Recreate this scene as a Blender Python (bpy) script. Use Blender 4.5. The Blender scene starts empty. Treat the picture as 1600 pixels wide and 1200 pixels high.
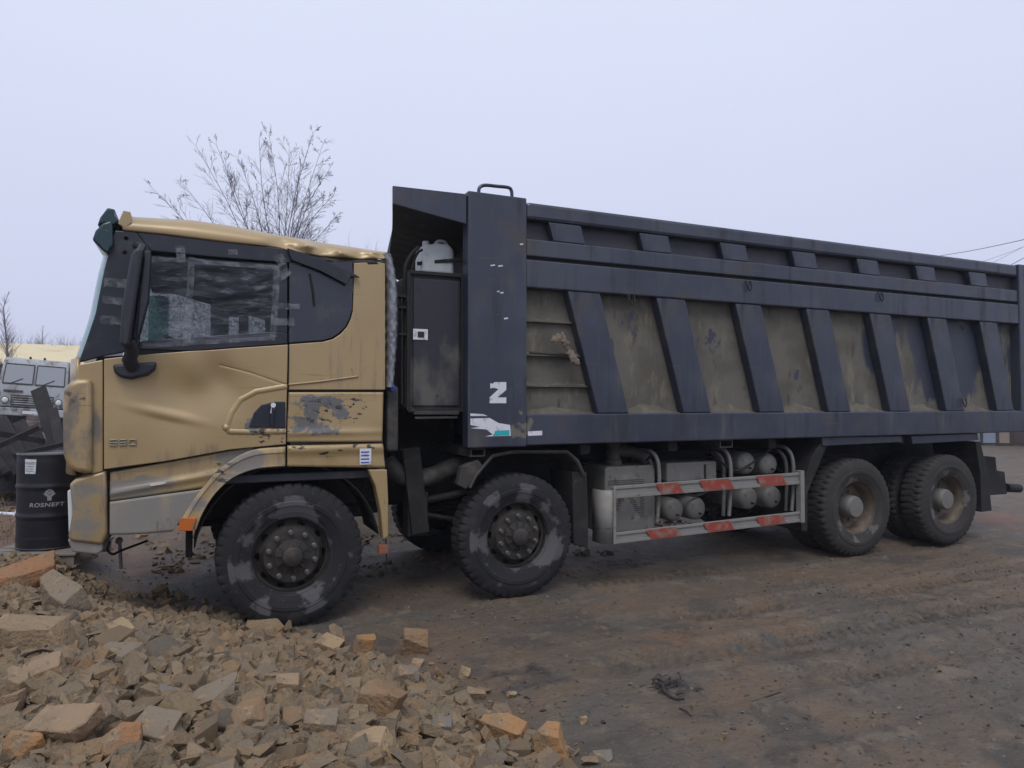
import bpy, bmesh, math, random
import numpy as np
from mathutils import Vector, Matrix, Euler

scene = bpy.context.scene
R = math.radians
random.seed(7)
rng = np.random.RandomState(11)

# ------------------------------------------------------------------ camera
FPX = 1100.0                                   # focal length for a 1600 px wide frame
YAW, PITCH = R(24.14), R(1.56)                 # turned right of the truck's normal, slightly up
CAM = Vector((-0.678, -5.696, 1.73))
FWD = Vector((math.sin(YAW)*math.cos(PITCH), math.cos(YAW)*math.cos(PITCH), math.sin(PITCH)))
RGT = Vector((math.cos(YAW), -math.sin(YAW), 0))
UPV = RGT.cross(FWD)
cam_data = bpy.data.cameras.new('camera')
cam_data.sensor_width = 36.0
cam_data.lens = FPX/1600*36.0
cam_data.clip_end = 2000
cam = bpy.data.objects.new('camera', cam_data)
scene.collection.objects.link(cam)
cam.matrix_world = Matrix.Translation(CAM) @ Matrix((
    (RGT.x, UPV.x, -FWD.x, 0), (RGT.y, UPV.y, -FWD.y, 0), (RGT.z, UPV.z, -FWD.z, 0), (0, 0, 0, 1)))
scene.camera = cam

# ------------------------------------------------------------------ sky and sun (overcast)
world = bpy.data.worlds.new('World'); scene.world = world; world.use_nodes = True
wn, wl = world.node_tree.nodes, world.node_tree.links
for n in list(wn): wn.remove(n)
w_out = wn.new('ShaderNodeOutputWorld'); w_bg = wn.new('ShaderNodeBackground')
w_sky = wn.new('ShaderNodeTexSky'); w_sky.sky_type = 'NISHITA'; w_sky.sun_disc = False
SUN_EL, SUN_AZ = R(58), R(215)
w_sky.sun_elevation = SUN_EL; w_sky.sun_rotation = SUN_AZ; w_sky.dust_density = 4.0
w_tc = wn.new('ShaderNodeTexCoord')
w_noise = wn.new('ShaderNodeTexNoise'); w_noise.inputs['Scale'].default_value = 1.6; w_noise.inputs['Detail'].default_value = 4
w_sep = wn.new('ShaderNodeSeparateXYZ'); wl.new(w_tc.outputs['Generated'], w_sep.inputs[0])
wl.new(w_tc.outputs['Generated'], w_noise.inputs['Vector'])
w_ramp = wn.new('ShaderNodeMapRange')          # cloud deck: a little paler towards the zenith
w_ramp.inputs['From Min'].default_value = -0.05; w_ramp.inputs['From Max'].default_value = 0.75
wl.new(w_sep.outputs['Z'], w_ramp.inputs['Value'])
w_add = wn.new('ShaderNodeMath'); w_add.operation = 'MULTIPLY_ADD'
wl.new(w_noise.outputs[0], w_add.inputs[0]); w_add.inputs[1].default_value = 0.34
wl.new(w_ramp.outputs[0], w_add.inputs[2])
w_col = wn.new('ShaderNodeValToRGB')
w_col.color_ramp.elements[0].position = 0.05; w_col.color_ramp.elements[0].color = (5.9, 6.2, 8.3, 1)
w_col.color_ramp.elements[1].position = 1.10; w_col.color_ramp.elements[1].color = (7.9, 8.5, 10.4, 1)
wl.new(w_add.outputs[0], w_col.inputs[0])
w_mix = wn.new('ShaderNodeMix'); w_mix.data_type = 'RGBA'; w_mix.inputs[0].default_value = 0.93
wl.new(w_sky.outputs[0], w_mix.inputs[6]); wl.new(w_col.outputs[0], w_mix.inputs[7])
wl.new(w_mix.outputs[2], w_bg.inputs['Color']); w_bg.inputs['Strength'].default_value = 0.10
wl.new(w_bg.outputs[0], w_out.inputs['Surface'])

sun_d = bpy.data.lights.new('sun', 'SUN'); sun_d.energy = 1.5; sun_d.angle = R(28); sun_d.color = (1.0, 0.97, 0.93)
sun = bpy.data.objects.new('sun', sun_d); scene.collection.objects.link(sun)
sun_dir = Vector((-0.35, -0.75, 1.25)).normalized()            # towards the bright part of the cloud
sun.rotation_euler = sun_dir.to_track_quat('Z', 'Y').to_euler(); sun.location = (0, 0, 30)
w_sky.sun_elevation = math.asin(sun_dir.z); w_sky.sun_rotation = math.atan2(sun_dir.x, sun_dir.y)

scene.render.engine = 'CYCLES'
scene.cycles.max_bounces = 6; scene.cycles.diffuse_bounces = 3; scene.cycles.glossy_bounces = 2; scene.cycles.transmission_bounces = 4; scene.cycles.volume_bounces = 0; scene.cycles.transparent_max_bounces = 8
scene.view_settings.view_transform = 'Standard'; scene.view_settings.look = 'None'
scene.view_settings.gamma = 1.0; scene.view_settings.exposure = 0.0; scene.view_settings.use_curve_mapping = False

# ------------------------------------------------------------------ helpers
def P(px, py, y=0.0):
    """point of the truck's side (plane Y=y) measured off the photograph"""
    d = FWD + RGT*((px-800)/FPX) + UPV*((600-py)/FPX)
    t = (y-CAM.y)/d.y
    return CAM + d*t
def at_depth(px, py, dep):
    return CAM + (FWD + RGT*((px-800)/FPX) + UPV*((600-py)/FPX))*dep

COL = scene.collection
def tag(o, label=None, cat=None, group=None, kind=None):
    if label: o['label'] = label
    if cat: o['category'] = cat
    if group: o['group'] = group
    if kind: o['kind'] = kind
    return o
def empty(name, loc=(0, 0, 0)):
    o = bpy.data.objects.new(name, None); o.empty_display_size = 0.2
    o.location = loc; COL.objects.link(o); return o
def copy_tree(o, parent=None):
    c = o.copy(); COL.objects.link(c); c.parent = parent
    for ch in o.children: copy_tree(ch, c)
    return c

class MB:
    def __init__(s): s.v = []; s.f = []
    def add(s, vs, fs):
        n = len(s.v); s.v += [tuple(v) for v in vs]; s.f += [tuple(i+n for i in f) for f in fs]; return s
    def box(s, lo, hi, m=None):
        x0, y0, z0 = lo; x1, y1, z1 = hi
        vs = [Vector(p) for p in ((x0,y0,z0),(x1,y0,z0),(x1,y1,z0),(x0,y1,z0),(x0,y0,z1),(x1,y0,z1),(x1,y1,z1),(x0,y1,z1))]
        if m: vs = [m @ v for v in vs]
        return s.add(vs, [(0,3,2,1),(4,5,6,7),(0,1,5,4),(1,2,6,5),(2,3,7,6),(3,0,4,7)])
    def bar(s, a, b, w, h, up=(0, 0, 1)):
        a, b = Vector(a), Vector(b); d = (b-a); L = d.length; d.normalize()
        u = Vector(up); sd = d.cross(u)
        if sd.length < 1e-4: sd = d.cross(Vector((1, 0, 0)))
        sd.normalize(); u = sd.cross(d)
        m = Matrix.Translation(a) @ Matrix(((d.x,sd.x,u.x,0),(d.y,sd.y,u.y,0),(d.z,sd.z,u.z,0),(0,0,0,1)))
        return s.box((0, -w/2, -h/2), (L, w/2, h/2), m)
    def prism(s, pts, y0, y1):
        """pts: points on the side plane (x,z used), extruded along Y from y0 to y1"""
        pts = [Vector(p) for p in pts]; n = len(pts)
        area = sum(pts[i].x*pts[(i+1) % n].z-pts[(i+1) % n].x*pts[i].z for i in range(n))
        if area < 0: pts = pts[::-1]
        vs = [(p.x, y0, p.z) for p in pts]+[(p.x, y1, p.z) for p in pts]
        fs = [tuple(range(n)), tuple(reversed(range(n, 2*n)))]
        fs += [((i+1) % n, i, n+i, n+(i+1) % n) for i in range(n)]
        return s.add(vs, fs)
    def tube(s, path, r, n=8, r1=None, cap=True):
        path = [Vector(p) for p in path]; m = len(path); vs = []; fs = []
        prev = None
        for i, p in enumerate(path):
            d = (path[min(i+1, m-1)]-path[max(i-1, 0)])
            if d.length < 1e-9: d = Vector((0, 0, 1))
            d.normalize()
            a = prev if prev is not None else (Vector((0, 0, 1)) if abs(d.z) < .9 else Vector((1, 0, 0)))
            sd = d.cross(a)
            if sd.length < 1e-5: sd = d.orthogonal()
            sd.normalize(); u = sd.cross(d).normalized(); prev = u
            rr = r if r1 is None else r+(r1-r)*i/(m-1)
            for k in range(n):
                t = 2*math.pi*k/n; vs.append(p+sd*math.cos(t)*rr+u*math.sin(t)*rr)
        for i in range(m-1):
            for k in range(n):
                fs.append((i*n+k, i*n+(k+1) % n, (i+1)*n+(k+1) % n, (i+1)*n+k))
        if cap: fs += [tuple(reversed(range(n))), tuple(range((m-1)*n, m*n))]
        return s.add(vs, fs)
    def lathe(s, prof, n, c=(0, 0, 0), axis='Y', rmod=None, skip=None, a0=0.0):
        """prof: (r, t) along the axis; faces skipped where skip(ring, seg)"""
        vs = []; fs = []; c = Vector(c)
        for j, (r, t) in enumerate(prof):
            for k in range(n):
                a = 2*math.pi*k/n+a0; rr = r+(rmod(j, k) if rmod else 0)
                if axis == 'Y': vs.append(c+Vector((math.cos(a)*rr, t, math.sin(a)*rr)))
                elif axis == 'Z': vs.append(c+Vector((math.cos(a)*rr, math.sin(a)*rr, t)))
                else: vs.append(c+Vector((t, math.cos(a)*rr, math.sin(a)*rr)))
        for j in range(len(prof)-1):
            for k in range(n):
                if skip and skip(j, k): continue
                fs.append((j*n+k, j*n+(k+1) % n, (j+1)*n+(k+1) % n, (j+1)*n+k))
        return s.add(vs, fs)
    def grid(s, rows):
        nr, nc = len(rows), len(rows[0]); vs = [p for r in rows for p in r]
        fs = [(i*nc+j, i*nc+j+1, (i+1)*nc+j+1, (i+1)*nc+j) for i in range(nr-1) for j in range(nc-1)]
        return s.add(vs, fs)
    def build(s, name, mat, parent=None, bevel=0, smooth=None, solid=0, seg=2, recalc=True):
        me = bpy.data.meshes.new(name); me.from_pydata(s.v, [], s.f)
        if recalc:
            bm = bmesh.new(); bm.from_mesh(me); bmesh.ops.recalc_face_normals(bm, faces=bm.faces); bm.to_mesh(me); bm.free()
        me.materials.append(mat)
        o = bpy.data.objects.new(name, me); COL.objects.link(o)
        if parent: o.parent = parent
        if solid:
            md = o.modifiers.new('solid', 'SOLIDIFY'); md.thickness = solid; md.offset = -1
        if bevel:
            md = o.modifiers.new('bevel', 'BEVEL'); md.width = bevel; md.segments = seg; md.limit_method = 'ANGLE'; md.angle_limit = R(35)
        if smooth is not None:
            for p in me.polygons: p.use_smooth = True
            if smooth < 180: me.set_sharp_from_angle(angle=R(smooth))
        return o

def poly_sample(pts, n):
    pts = [Vector(p) for p in pts]; L = [0]
    for a, b in zip(pts, pts[1:]): L.append(L[-1]+(b-a).length)
    out = []
    for i in range(n):
        t = L[-1]*i/(n-1); j = 0
        while j < len(L)-2 and L[j+1] < t: j += 1
        out.append(pts[j].lerp(pts[j+1], (t-L[j])/max(1e-9, L[j+1]-L[j])))
    return out
def smooth_path(pts, n=24):
    """Catmull-Rom through the points"""
    pts = [Vector(p) for p in pts]; q = [pts[0]*2-pts[1]]+pts+[pts[-1]*2-pts[-2]]; out = []
    m = len(pts)-1
    for i in range(n+1):
        t = m*i/n; k = min(int(t), m-1); t -= k; a, b, c, d = q[k:k+4]
        out.append(0.5*((2*b)+(c-a)*t+(2*a-5*b+4*c-d)*t*t+(3*b-a-3*c+d)*t**3))
    return out

# value noise
def _h(ix, iy, seed):
    n = (ix.astype(np.int64)*374761393+iy.astype(np.int64)*668265263+seed*974634777) & 0x7fffffff
    n = ((n ^ (n >> 13))*1274126177) & 0x7fffffff
    return ((n ^ (n >> 16)) & 0xffff)/65535.0
def vnoise(x, y, seed=0):
    ix, iy = np.floor(x), np.floor(y); fx, fy = x-ix, y-iy
    fx = fx*fx*(3-2*fx); fy = fy*fy*(3-2*fy)
    a = _h(ix, iy, seed); b = _h(ix+1, iy, seed); c = _h(ix, iy+1, seed); d = _h(ix+1, iy+1, seed)
    return (a*(1-fx)+b*fx)*(1-fy)+(c*(1-fx)+d*fx)*fy
def fbm(x, y, sc, seed=0, oct=4):
    v = 0; amp = 1; tot = 0
    for o in range(oct):
        v = v+amp*(vnoise(x*sc, y*sc, seed+o)-.5); tot += amp; amp *= .5; sc *= 2.03
    return v/tot*2

# ------------------------------------------------------------------ materials
def mat(name, base, rough=0.6, metal=0.0, layers=(), bump=None, spec=0.5, alpha=None, coat=0, trans=0, use_obj_color=False, island=None, rough_var=0.0):
    """layers: (colour, noise scale xyz or float, lo, hi, detail, zone, rough)   zone: list of (centre, radii, soft) ellipsoids"""
    m = bpy.data.materials.new(name); m.use_nodes = True
    nt = m.node_tree; N, L = nt.nodes, nt.links
    b = N['Principled BSDF']; tc = N.new('ShaderNodeTexCoord')
    def val(x):
        n = N.new('ShaderNodeValue'); n.outputs[0].default_value = x; return n.outputs[0]
    def rgb(c):
        n = N.new('ShaderNodeRGB'); n.outputs[0].default_value = (*c, 1); return n.outputs[0]
    def math_(op, a, c, clamp=False):
        n = N.new('ShaderNodeMath'); n.operation = op; n.use_clamp = clamp
        for i, q in enumerate((a, c)):
            if isinstance(q, (int, float)): n.inputs[i].default_value = q
            else: L.new(q, n.inputs[i])
        return n.outputs[0]
    def mixc(f, a, c):
        n = N.new('ShaderNodeMix'); n.data_type = 'RGBA'; L.new(f, n.inputs[0]); L.new(a, n.inputs[6]); L.new(c, n.inputs[7]); return n.outputs[2]
    def mixf(f, a, c):
        n = N.new('ShaderNodeMix'); n.data_type = 'FLOAT'; L.new(f, n.inputs[0]); L.new(a, n.inputs[2]); L.new(c, n.inputs[3]); return n.outputs[0]
    def noise(sc, det, off=0.0):
        mp = N.new('ShaderNodeMapping'); L.new(tc.outputs['Object'], mp.inputs[0])
        s3 = sc if isinstance(sc, (tuple, list)) else (sc, sc, sc)
        mp.inputs['Scale'].default_value = s3; mp.inputs['Location'].default_value = (off, off*1.7, off*.6)
        n = N.new('ShaderNodeTexNoise'); n.inputs['Scale'].default_value = 1.0; n.inputs['Detail'].default_value = det; n.inputs['Roughness'].default_value = .6
        L.new(mp.outputs[0], n.inputs['Vector']); return n.outputs[0]
    def mrange(x, lo, hi):
        n = N.new('ShaderNodeMapRange'); n.interpolation_type = 'SMOOTHSTEP'; n.inputs['From Min'].default_value = lo; n.inputs['From Max'].default_value = hi; L.new(x, n.inputs['Value']); return n.outputs[0]
    col = rgb(base); ro = val(rough)
    if use_obj_color:
        oi = N.new('ShaderNodeObjectInfo'); col = oi.outputs['Color']
    if island:
        g = N.new('ShaderNodeNewGeometry'); cr = N.new('ShaderNodeValToRGB'); L.new(g.outputs['Random Per Island'], cr.inputs[0])
        els = cr.color_ramp.elements
        for i, c in enumerate(island):
            if i < 2: e = els[i]
            else: e = els.new(1.0)
            e.position = i/(len(island)-1) if i != 1 or len(island) == 2 else .5
        # rewrite positions in order
        for i, e in enumerate(els): e.position = i/(len(island)-1)
        for e, c in zip(els, island): e.color = (*c, 1)
        col = cr.outputs[0]
    for i, ly in enumerate(layers):
        c, sc, lo, hi, det = ly[:5]; zone = ly[5] if len(ly) > 5 else None; lr = ly[6] if len(ly) > 6 else None
        f = mrange(noise(sc, det, 3.1*i+1), lo, hi)
        if zone:
            tot = None
            for (cc, rr, soft) in zone:
                vs = N.new('ShaderNodeMapping'); vs.vector_type = 'POINT'; L.new(tc.outputs['Object'], vs.inputs[0])
                vs.inputs['Scale'].default_value = tuple(1.0/r for r in rr); vs.inputs['Location'].default_value = tuple(-a/r for a, r in zip(cc, rr))
                ln = N.new('ShaderNodeVectorMath'); ln.operation = 'LENGTH'; L.new(vs.outputs[0], ln.inputs[0])
                z = N.new('ShaderNodeMapRange'); z.interpolation_type = 'SMOOTHSTEP'; z.inputs['From Min'].default_value = 1.0; z.inputs['From Max'].default_value = 1.0-soft; L.new(ln.outputs['Value'], z.inputs['Value'])
                tot = z.outputs[0] if tot is None else math_('MAXIMUM', tot, z.outputs[0])
            # the zone shifts the threshold so that its rim stays ragged
            nz = noise(sc, det, 3.1*i+1)
            f = mrange(math_('ADD', nz, math_('MULTIPLY', math_('SUBTRACT', tot, 1.0), 0.6)), lo, hi)
        col = mixc(f, col, rgb(c))
        if lr is not None: ro = mixf(f, ro, val(lr))
    if rough_var:
        ro = math_('ADD', ro, math_('MULTIPLY', math_('SUBTRACT', noise(6, 4, 9), .5), rough_var), True)
    L.new(col, b.inputs['Base Color']); L.new(ro, b.inputs['Roughness'])
    b.inputs['Metallic'].default_value = metal; b.inputs['Specular IOR Level'].default_value = spec
    if coat: b.inputs['Coat Weight'].default_value = coat; b.inputs['Coat Roughness'].default_value = .22
    if trans: b.inputs['Transmission Weight'].default_value = trans
    if alpha is not None:
        if isinstance(alpha, tuple):
            sc, lo, hi, amin, amax = alpha
            f = mrange(noise(sc, 5, 5), lo, hi)
            L.new(math_('ADD', math_('MULTIPLY', f, amax-amin), amin), b.inputs['Alpha'])
        else: b.inputs['Alpha'].default_value = alpha
    if bump:
        bs, st, dist = bump[:3]
        bn = N.new('ShaderNodeBump'); bn.inputs['Strength'].default_value = st; bn.inputs['Distance'].default_value = dist
        L.new(noise(bs, bump[3] if len(bump) > 3 else 5, 2), bn.inputs['Height']); L.new(bn.outputs[0], b.inputs['Normal'])
    return m

def zone_px(px, py, wx, wz, soft=.6, y=0.0):
    p = P(px, py, y); return ((p.x, p.y, p.z), (wx, 1.2, wz), soft)

DUST = (0.20, 0.165, 0.12); MUDC = (0.13, 0.115, 0.092)
M = {}
M['gold'] = mat('gold_paint', (0.365, 0.262, 0.124), .44, .22, [
    ((0.285, 0.200, 0.100), .9, .45, .75, 3),
    ((0.21, 0.155, 0.085), (1.2, 1.2, 46), .66, .70, 3, None, .6),
    ((0.215, 0.155, 0.092), (9, 9, 1.6), .48, .70, 5, [zone_px(330, 760, 1.6, .6)]),
    ((0.17, 0.10, 0.055), (30, 30, 7), .60, .74, 5, [zone_px(540, 600, .6, .34), zone_px(530, 720, .7, .2), zone_px(600, 790, .3, .5), zone_px(170, 780, .2, .4)], .8),
    ((0.13, 0.13, 0.13), (7, 7, 9), .44, .52, 5, [zone_px(490, 650, .52, .30), zone_px(425, 662, .34, .20)], .7),
    ((0.028, 0.026, 0.026), (14, 14, 26), .55, .60, 5, [zone_px(520, 640, .55, .28), zone_px(425, 676, .36, .17), zone_px(520, 700, .7, .10), zone_px(350, 730, .26, .24)], .7),
    ((0.10, 0.07, 0.045), 55, .70, .76, 3, None, .8),
    ((0.17, 0.145, 0.118), (5, 5, 3), .40, .60, 5, [zone_px(112, 670, .30, .60, .5)], .75),
    ((0.115, 0.072, 0.045), (12, 12, 14), .47, .58, 4, [zone_px(115, 625, .22, .16, .7)], .8),
    ((0.20, 0.155, 0.105), (22, 22, 2.2), .50, .80, 4, [zone_px(560, 560, .7, .7)], .7),
    ((0.205, 0.185, 0.155), (3, 3, 4), .40, .54, 7, [zone_px(300, 768, 1.2, .26), zone_px(375, 720, .35, .16), zone_px(130, 800, .4, .4)], .75),
], bump=(3.5, .05, .02, 2), rough_var=.25, coat=.55)
M['primer'] = mat('grey_primer', (0.20, 0.185, 0.165), .62, 0, [((0.27, 0.23, 0.17), (8, 8, 2), .5, .75, 4), ((0.12, 0.085, 0.055), (14, 14, 5), .62, .75, 4)], bump=(4, .1, .02), rough_var=.2)
M['black'] = mat('black_panel', (0.012, 0.014, 0.024), .38, 0, [((0.045, 0.046, 0.052), 7, .5, .8, 5, None, .6)], rough_var=.2)
M['mirror'] = mat('mirror_plastic', (0.018, 0.019, 0.028), .5, 0, [((0.09, 0.09, 0.09), (9, 9, 4), .55, .8, 5)], rough_var=.2)
M['dglass'] = mat('dark_glass', (0.020, 0.024, 0.036), .12, 0, [((0.05, 0.052, 0.06), 4, .5, .8, 5, None, .45)], spec=.6)
M['wglass'] = mat('windscreen_glass', (0.055, 0.25, 0.25), .08, 0, alpha=.78, spec=.6)
M['cglass'] = mat('clear_glass', (0.10, 0.26, 0.27), .05, 0, [((0.22, 0.30, 0.30), 45, .5, .7, 5)], alpha=((40, 40, 40), .42, .66, .60, .80), spec=.5)
M['visor'] = mat('green_visor', (0.010, 0.035, 0.042), .2, 0, [((0.05, 0.06, 0.06), 9, .55, .8, 4, None, .6)])
M['film'] = mat('plastic_film', (0.20, 0.225, 0.28), .20, 0, alpha=((9, 9, 26), .46, .80, .14, .50), bump=((10, 10, 30), .8, .03), spec=.7)
M['tape'] = mat('clear_tape', (0.30, 0.31, 0.34), .32, 0, alpha=((16, 16, 16), .38, .72, .05, .33), bump=((60, 60, 14), .4, .01))
M['interior'] = mat('cab_interior', (0.035, 0.037, 0.045), .8, 0, [((0.08, 0.075, 0.07), 6, .5, .8, 4)])
M['seat'] = mat('seat_cloth', (0.11, 0.115, 0.13), .9)
M['rubber'] = mat('tyre_rubber', (0.010, 0.010, 0.012), .85, 0, [
    ((0.030, 0.028, 0.027), 5, .45, .75, 5, None, .9),
    ((0.080, 0.079, 0.082), 3.6, .48, .56, 5, [((0, 0, 0), (.515, .6, .515), .10)], .9),
    ((0.07, 0.06, 0.05), 38, .66, .74, 4, None, .95)], bump=(30, .2, .01))
M['rubber_d'] = mat('tyre_rubber_dusty', (0.024, 0.022, 0.021), .85, 0, [
    ((0.042, 0.038, 0.034), 4, .42, .72, 5, None, .9),
    ((0.10, 0.090, 0.080), 4.5, .53, .57, 4, [((0, 0, 0), (.47, .6, .47), .2)], .9),
    ((0.12, 0.10, 0.08), 40, .66, .72, 4)], bump=(30, .2, .01))
M['rim'] = mat('wheel_steel', (0.034, 0.031, 0.028), .6, .3, [((0.075, 0.066, 0.056), 8, .45, .75, 5), ((0.055, 0.036, 0.026), 13, .55, .72, 5)], bump=(40, .2, .005))
M['rim_r'] = mat('rear_rim_rusty', (0.10, 0.078, 0.056), .7, .2, [((0.17, 0.14, 0.105), 7, .45, .75, 5), ((0.09, 0.05, 0.03), 13, .55, .72, 5)], bump=(40, .2, .005))
M['nut'] = mat('nut_steel', (0.12, 0.11, 0.10), .45, .6)
M['chassis'] = mat('chassis_black', (0.010, 0.0095, 0.0095), .8, 0, [((0.030, 0.026, 0.023), 5, .47, .77, 5), ((0.06, 0.05, 0.04), 16, .62, .75, 4)], bump=(20, .3, .01))
M['grime'] = mat('grimy_steel', (0.042, 0.039, 0.036), .7, .2, [((0.10, 0.088, 0.072), 7, .45, .75, 5), ((0.035, 0.03, 0.028), 12, .55, .72, 5)], bump=(20, .25, .01))
M['bed'] = mat('bed_blue_grey', (0.027, 0.032, 0.052), .34, .1, [
    ((0.042, 0.049, 0.070), 1.1, .44, .62, 5),
    ((0.018, 0.020, 0.030), (7, 7, .9), .5, .72, 6, None, .6),
    ((0.050, 0.046, 0.050), 2.3, .53, .70, 7, None, .6),
    ((0.085, 0.078, 0.066), (1.5, 1.5, 60), .68, .72, 3, None, .7),
    ((0.085, 0.083, 0.080), (9, 9, 1.2), .54, .84, 6, None, .75),
    ((0.14, 0.128, 0.10), (5, 5, 6), .47, .53, 5, [zone_px(935, 615, .42, .36), zone_px(1088, 620, .36, .28), zone_px(808, 662, .26, .22), zone_px(1300, 610, .2, .3)], .85),
    ((0.30, 0.30, 0.30), 60, .76, .79, 2, [zone_px(850, 430, .5, .15), zone_px(780, 480, .2, .45)])], bump=(2.2, .10, .03, 3), rough_var=.3, spec=.65)
M['bedmud'] = mat('mud_caked_sheet', (0.122, 0.113, 0.094), .85, 0, [
    ((0.088, 0.080, 0.064), 2.2, .42, .62, 7),
    ((0.160, 0.142, 0.108), (6, 6, 2), .56, .70, 6),
    ((0.034, 0.038, 0.058), (6, 6, 4), .50, .56, 6, [((P(900, 500).x-.55, 0, 2.2), (.36, 1.5, 1.0), .8), ((P(985, 505).x, 0, 2.48), (.36, 1.5, .38), .7), ((P(1120, 530).x, 0, 2.35), (.26, 1.5, .3), .7), ((P(1255, 600).x, 0, 1.95), (.32, 1.5, .34), .7), ((P(960, 560).x, 0, 2.2), (.12, 1.5, .9), .8), ((P(1100, 560).x, 0, 2.2), (.12, 1.5, .9), .8)], .5),
    ((0.032, 0.037, 0.056), (3.0, 3.0, 1.2), .38, .50, 6, [((7.9, 0, 2.45), (2.5, 1.5, 1.25), .55)], .5),
    ((0.060, 0.045, 0.038), (9, 9, 3), .6, .75, 4)], bump=(9, .3, .012))
M['sheet'] = mat('bed_upper_sheet', (0.036, 0.037, 0.050), .6, .1, [((0.060, 0.056, 0.056), 3, .45, .75, 5), ((0.055, 0.036, 0.033), 7, .58, .75, 4)], rough_var=.2)
M['mud'] = mat('dried_mud', (0.088, 0.079, 0.063), .95, 0, [((0.125, 0.112, 0.088), 9, .45, .7, 5)], bump=(40, .5, .01))
M['beddark'] = mat('bed_underside', (0.010, 0.011, 0.016), .7, 0, [((0.05, 0.047, 0.045), 5, .5, .8, 4)])
M['toolbox'] = mat('toolbox_steel', (0.022, 0.023, 0.030), .6, .1, [((0.100, 0.096, 0.086), (4, 4, 2), .38, .66, 6, [((P(690, 590, .1).x, .1, P(690, 590, .1).z), (.75, 1.5, .85), .8)], .8), ((0.14, 0.07, 0.04), 20, .68, .76, 4), ((0.015, 0.015, 0.017), 6, .62, .72, 4)], bump=(12, .2, .01))
M['foil'] = mat('quilted_foil', (0.24, 0.245, 0.26), .35, .5, [((0.07, 0.07, 0.075), 12, .5, .75, 4)], bump=(30, .3, .01))
M['white'] = mat('white_sticker', (0.62, 0.62, 0.66), .55, 0, [((0.34, 0.35, 0.40), 16, .52, .68, 5)])
M['cyan'] = mat('cyan_sticker', (0.02, 0.36, 0.38), .5)
M['blue'] = mat('blue_cap', (0.02, 0.05, 0.32), .5)
M['plastic'] = mat('canister_plastic', (0.52, 0.56, 0.56), .45, 0, [((0.36, 0.36, 0.33), 6, .5, .75, 5)], alpha=.93)
M['alu'] = mat('aluminium_guard', (0.215, 0.208, 0.195), .6, .15, [((0.20, 0.185, 0.16), (5, 5, 9), .42, .72, 5, None, .8), ((0.13, 0.10, 0.075), (9, 9, 20), .6, .75, 5, None, .85)], bump=(15, .2, .005))
M['red'] = mat('red_reflector', (0.25, 0.042, 0.026), .5, 0, [((0.20, 0.15, 0.12), 9, .50, .70, 5)])
M['tank'] = mat('air_tank_paint', (0.140, 0.137, 0.126), .6, 0, [((0.19, 0.18, 0.155), 8, .5, .75, 5), ((0.07, 0.063, 0.055), 9, .56, .72, 6)], rough_var=.2)
M['hoop'] = mat('grey_hoop_tube', (0.15, 0.145, 0.135), .6, .1, [((0.08, 0.07, 0.06), 12, .5, .72, 4)])
M['orange'] = mat('orange_lens', (0.46, 0.115, 0.018), .35, 0, [((0.25, 0.12, 0.05), 20, .5, .7, 4)])
M['reflector'] = mat('dirty_red_reflector', (0.24, 0.075, 0.035), .5, 0, [((0.16, 0.11, 0.08), 24, .5, .7, 4)])
M['lamp'] = mat('lamp_lens', (0.55, 0.60, 0.58), .12, 0, spec=.7)
M['badge'] = mat('chrome_badge', (0.23, 0.215, 0.18), .35, .7)
M['black_line'] = mat('black_gap', (0.01, 0.009, 0.008), .9)

# ------------------------------------------------------------------ the ground
EDGE = np.array([(2.4, -6.5), (1.45, -4.2), (0.96, -2.85), (0.78, -2.0), (0.58, -1.25), (0.22, -.62), (-.10, -.12), (-.36, .30), (-.72, .85), (-1.05, 1.35), (-1.5, 1.62), (-2.4, 1.75), (-5.0, 2.1), (-9, 2.6)])
def pile_dist(x, y):
    """signed distance from the rubble's edge, positive inside"""
    x = np.asarray(x, float); y = np.asarray(y, float)
    best = np.full(x.shape, 1e9); sign = np.zeros(x.shape)
    for (ax, ay), (bx, by) in zip(EDGE[:-1], EDGE[1:]):
        dx, dy = bx-ax, by-ay; t = np.clip(((x-ax)*dx+(y-ay)*dy)/(dx*dx+dy*dy), 0, 1)
        d = np.hypot(x-ax-t*dx, y-ay-t*dy); cr = dx*(y-ay)-dy*(x-ax)
        m = d < best-1e-9; best = np.where(m, d, best); sign = np.where(m, np.sign(cr), sign)
    return best*sign
def sstep(a, b, x):
    t = np.clip((x-a)/(b-a), 0, 1); return t*t*(3-2*t)
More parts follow.
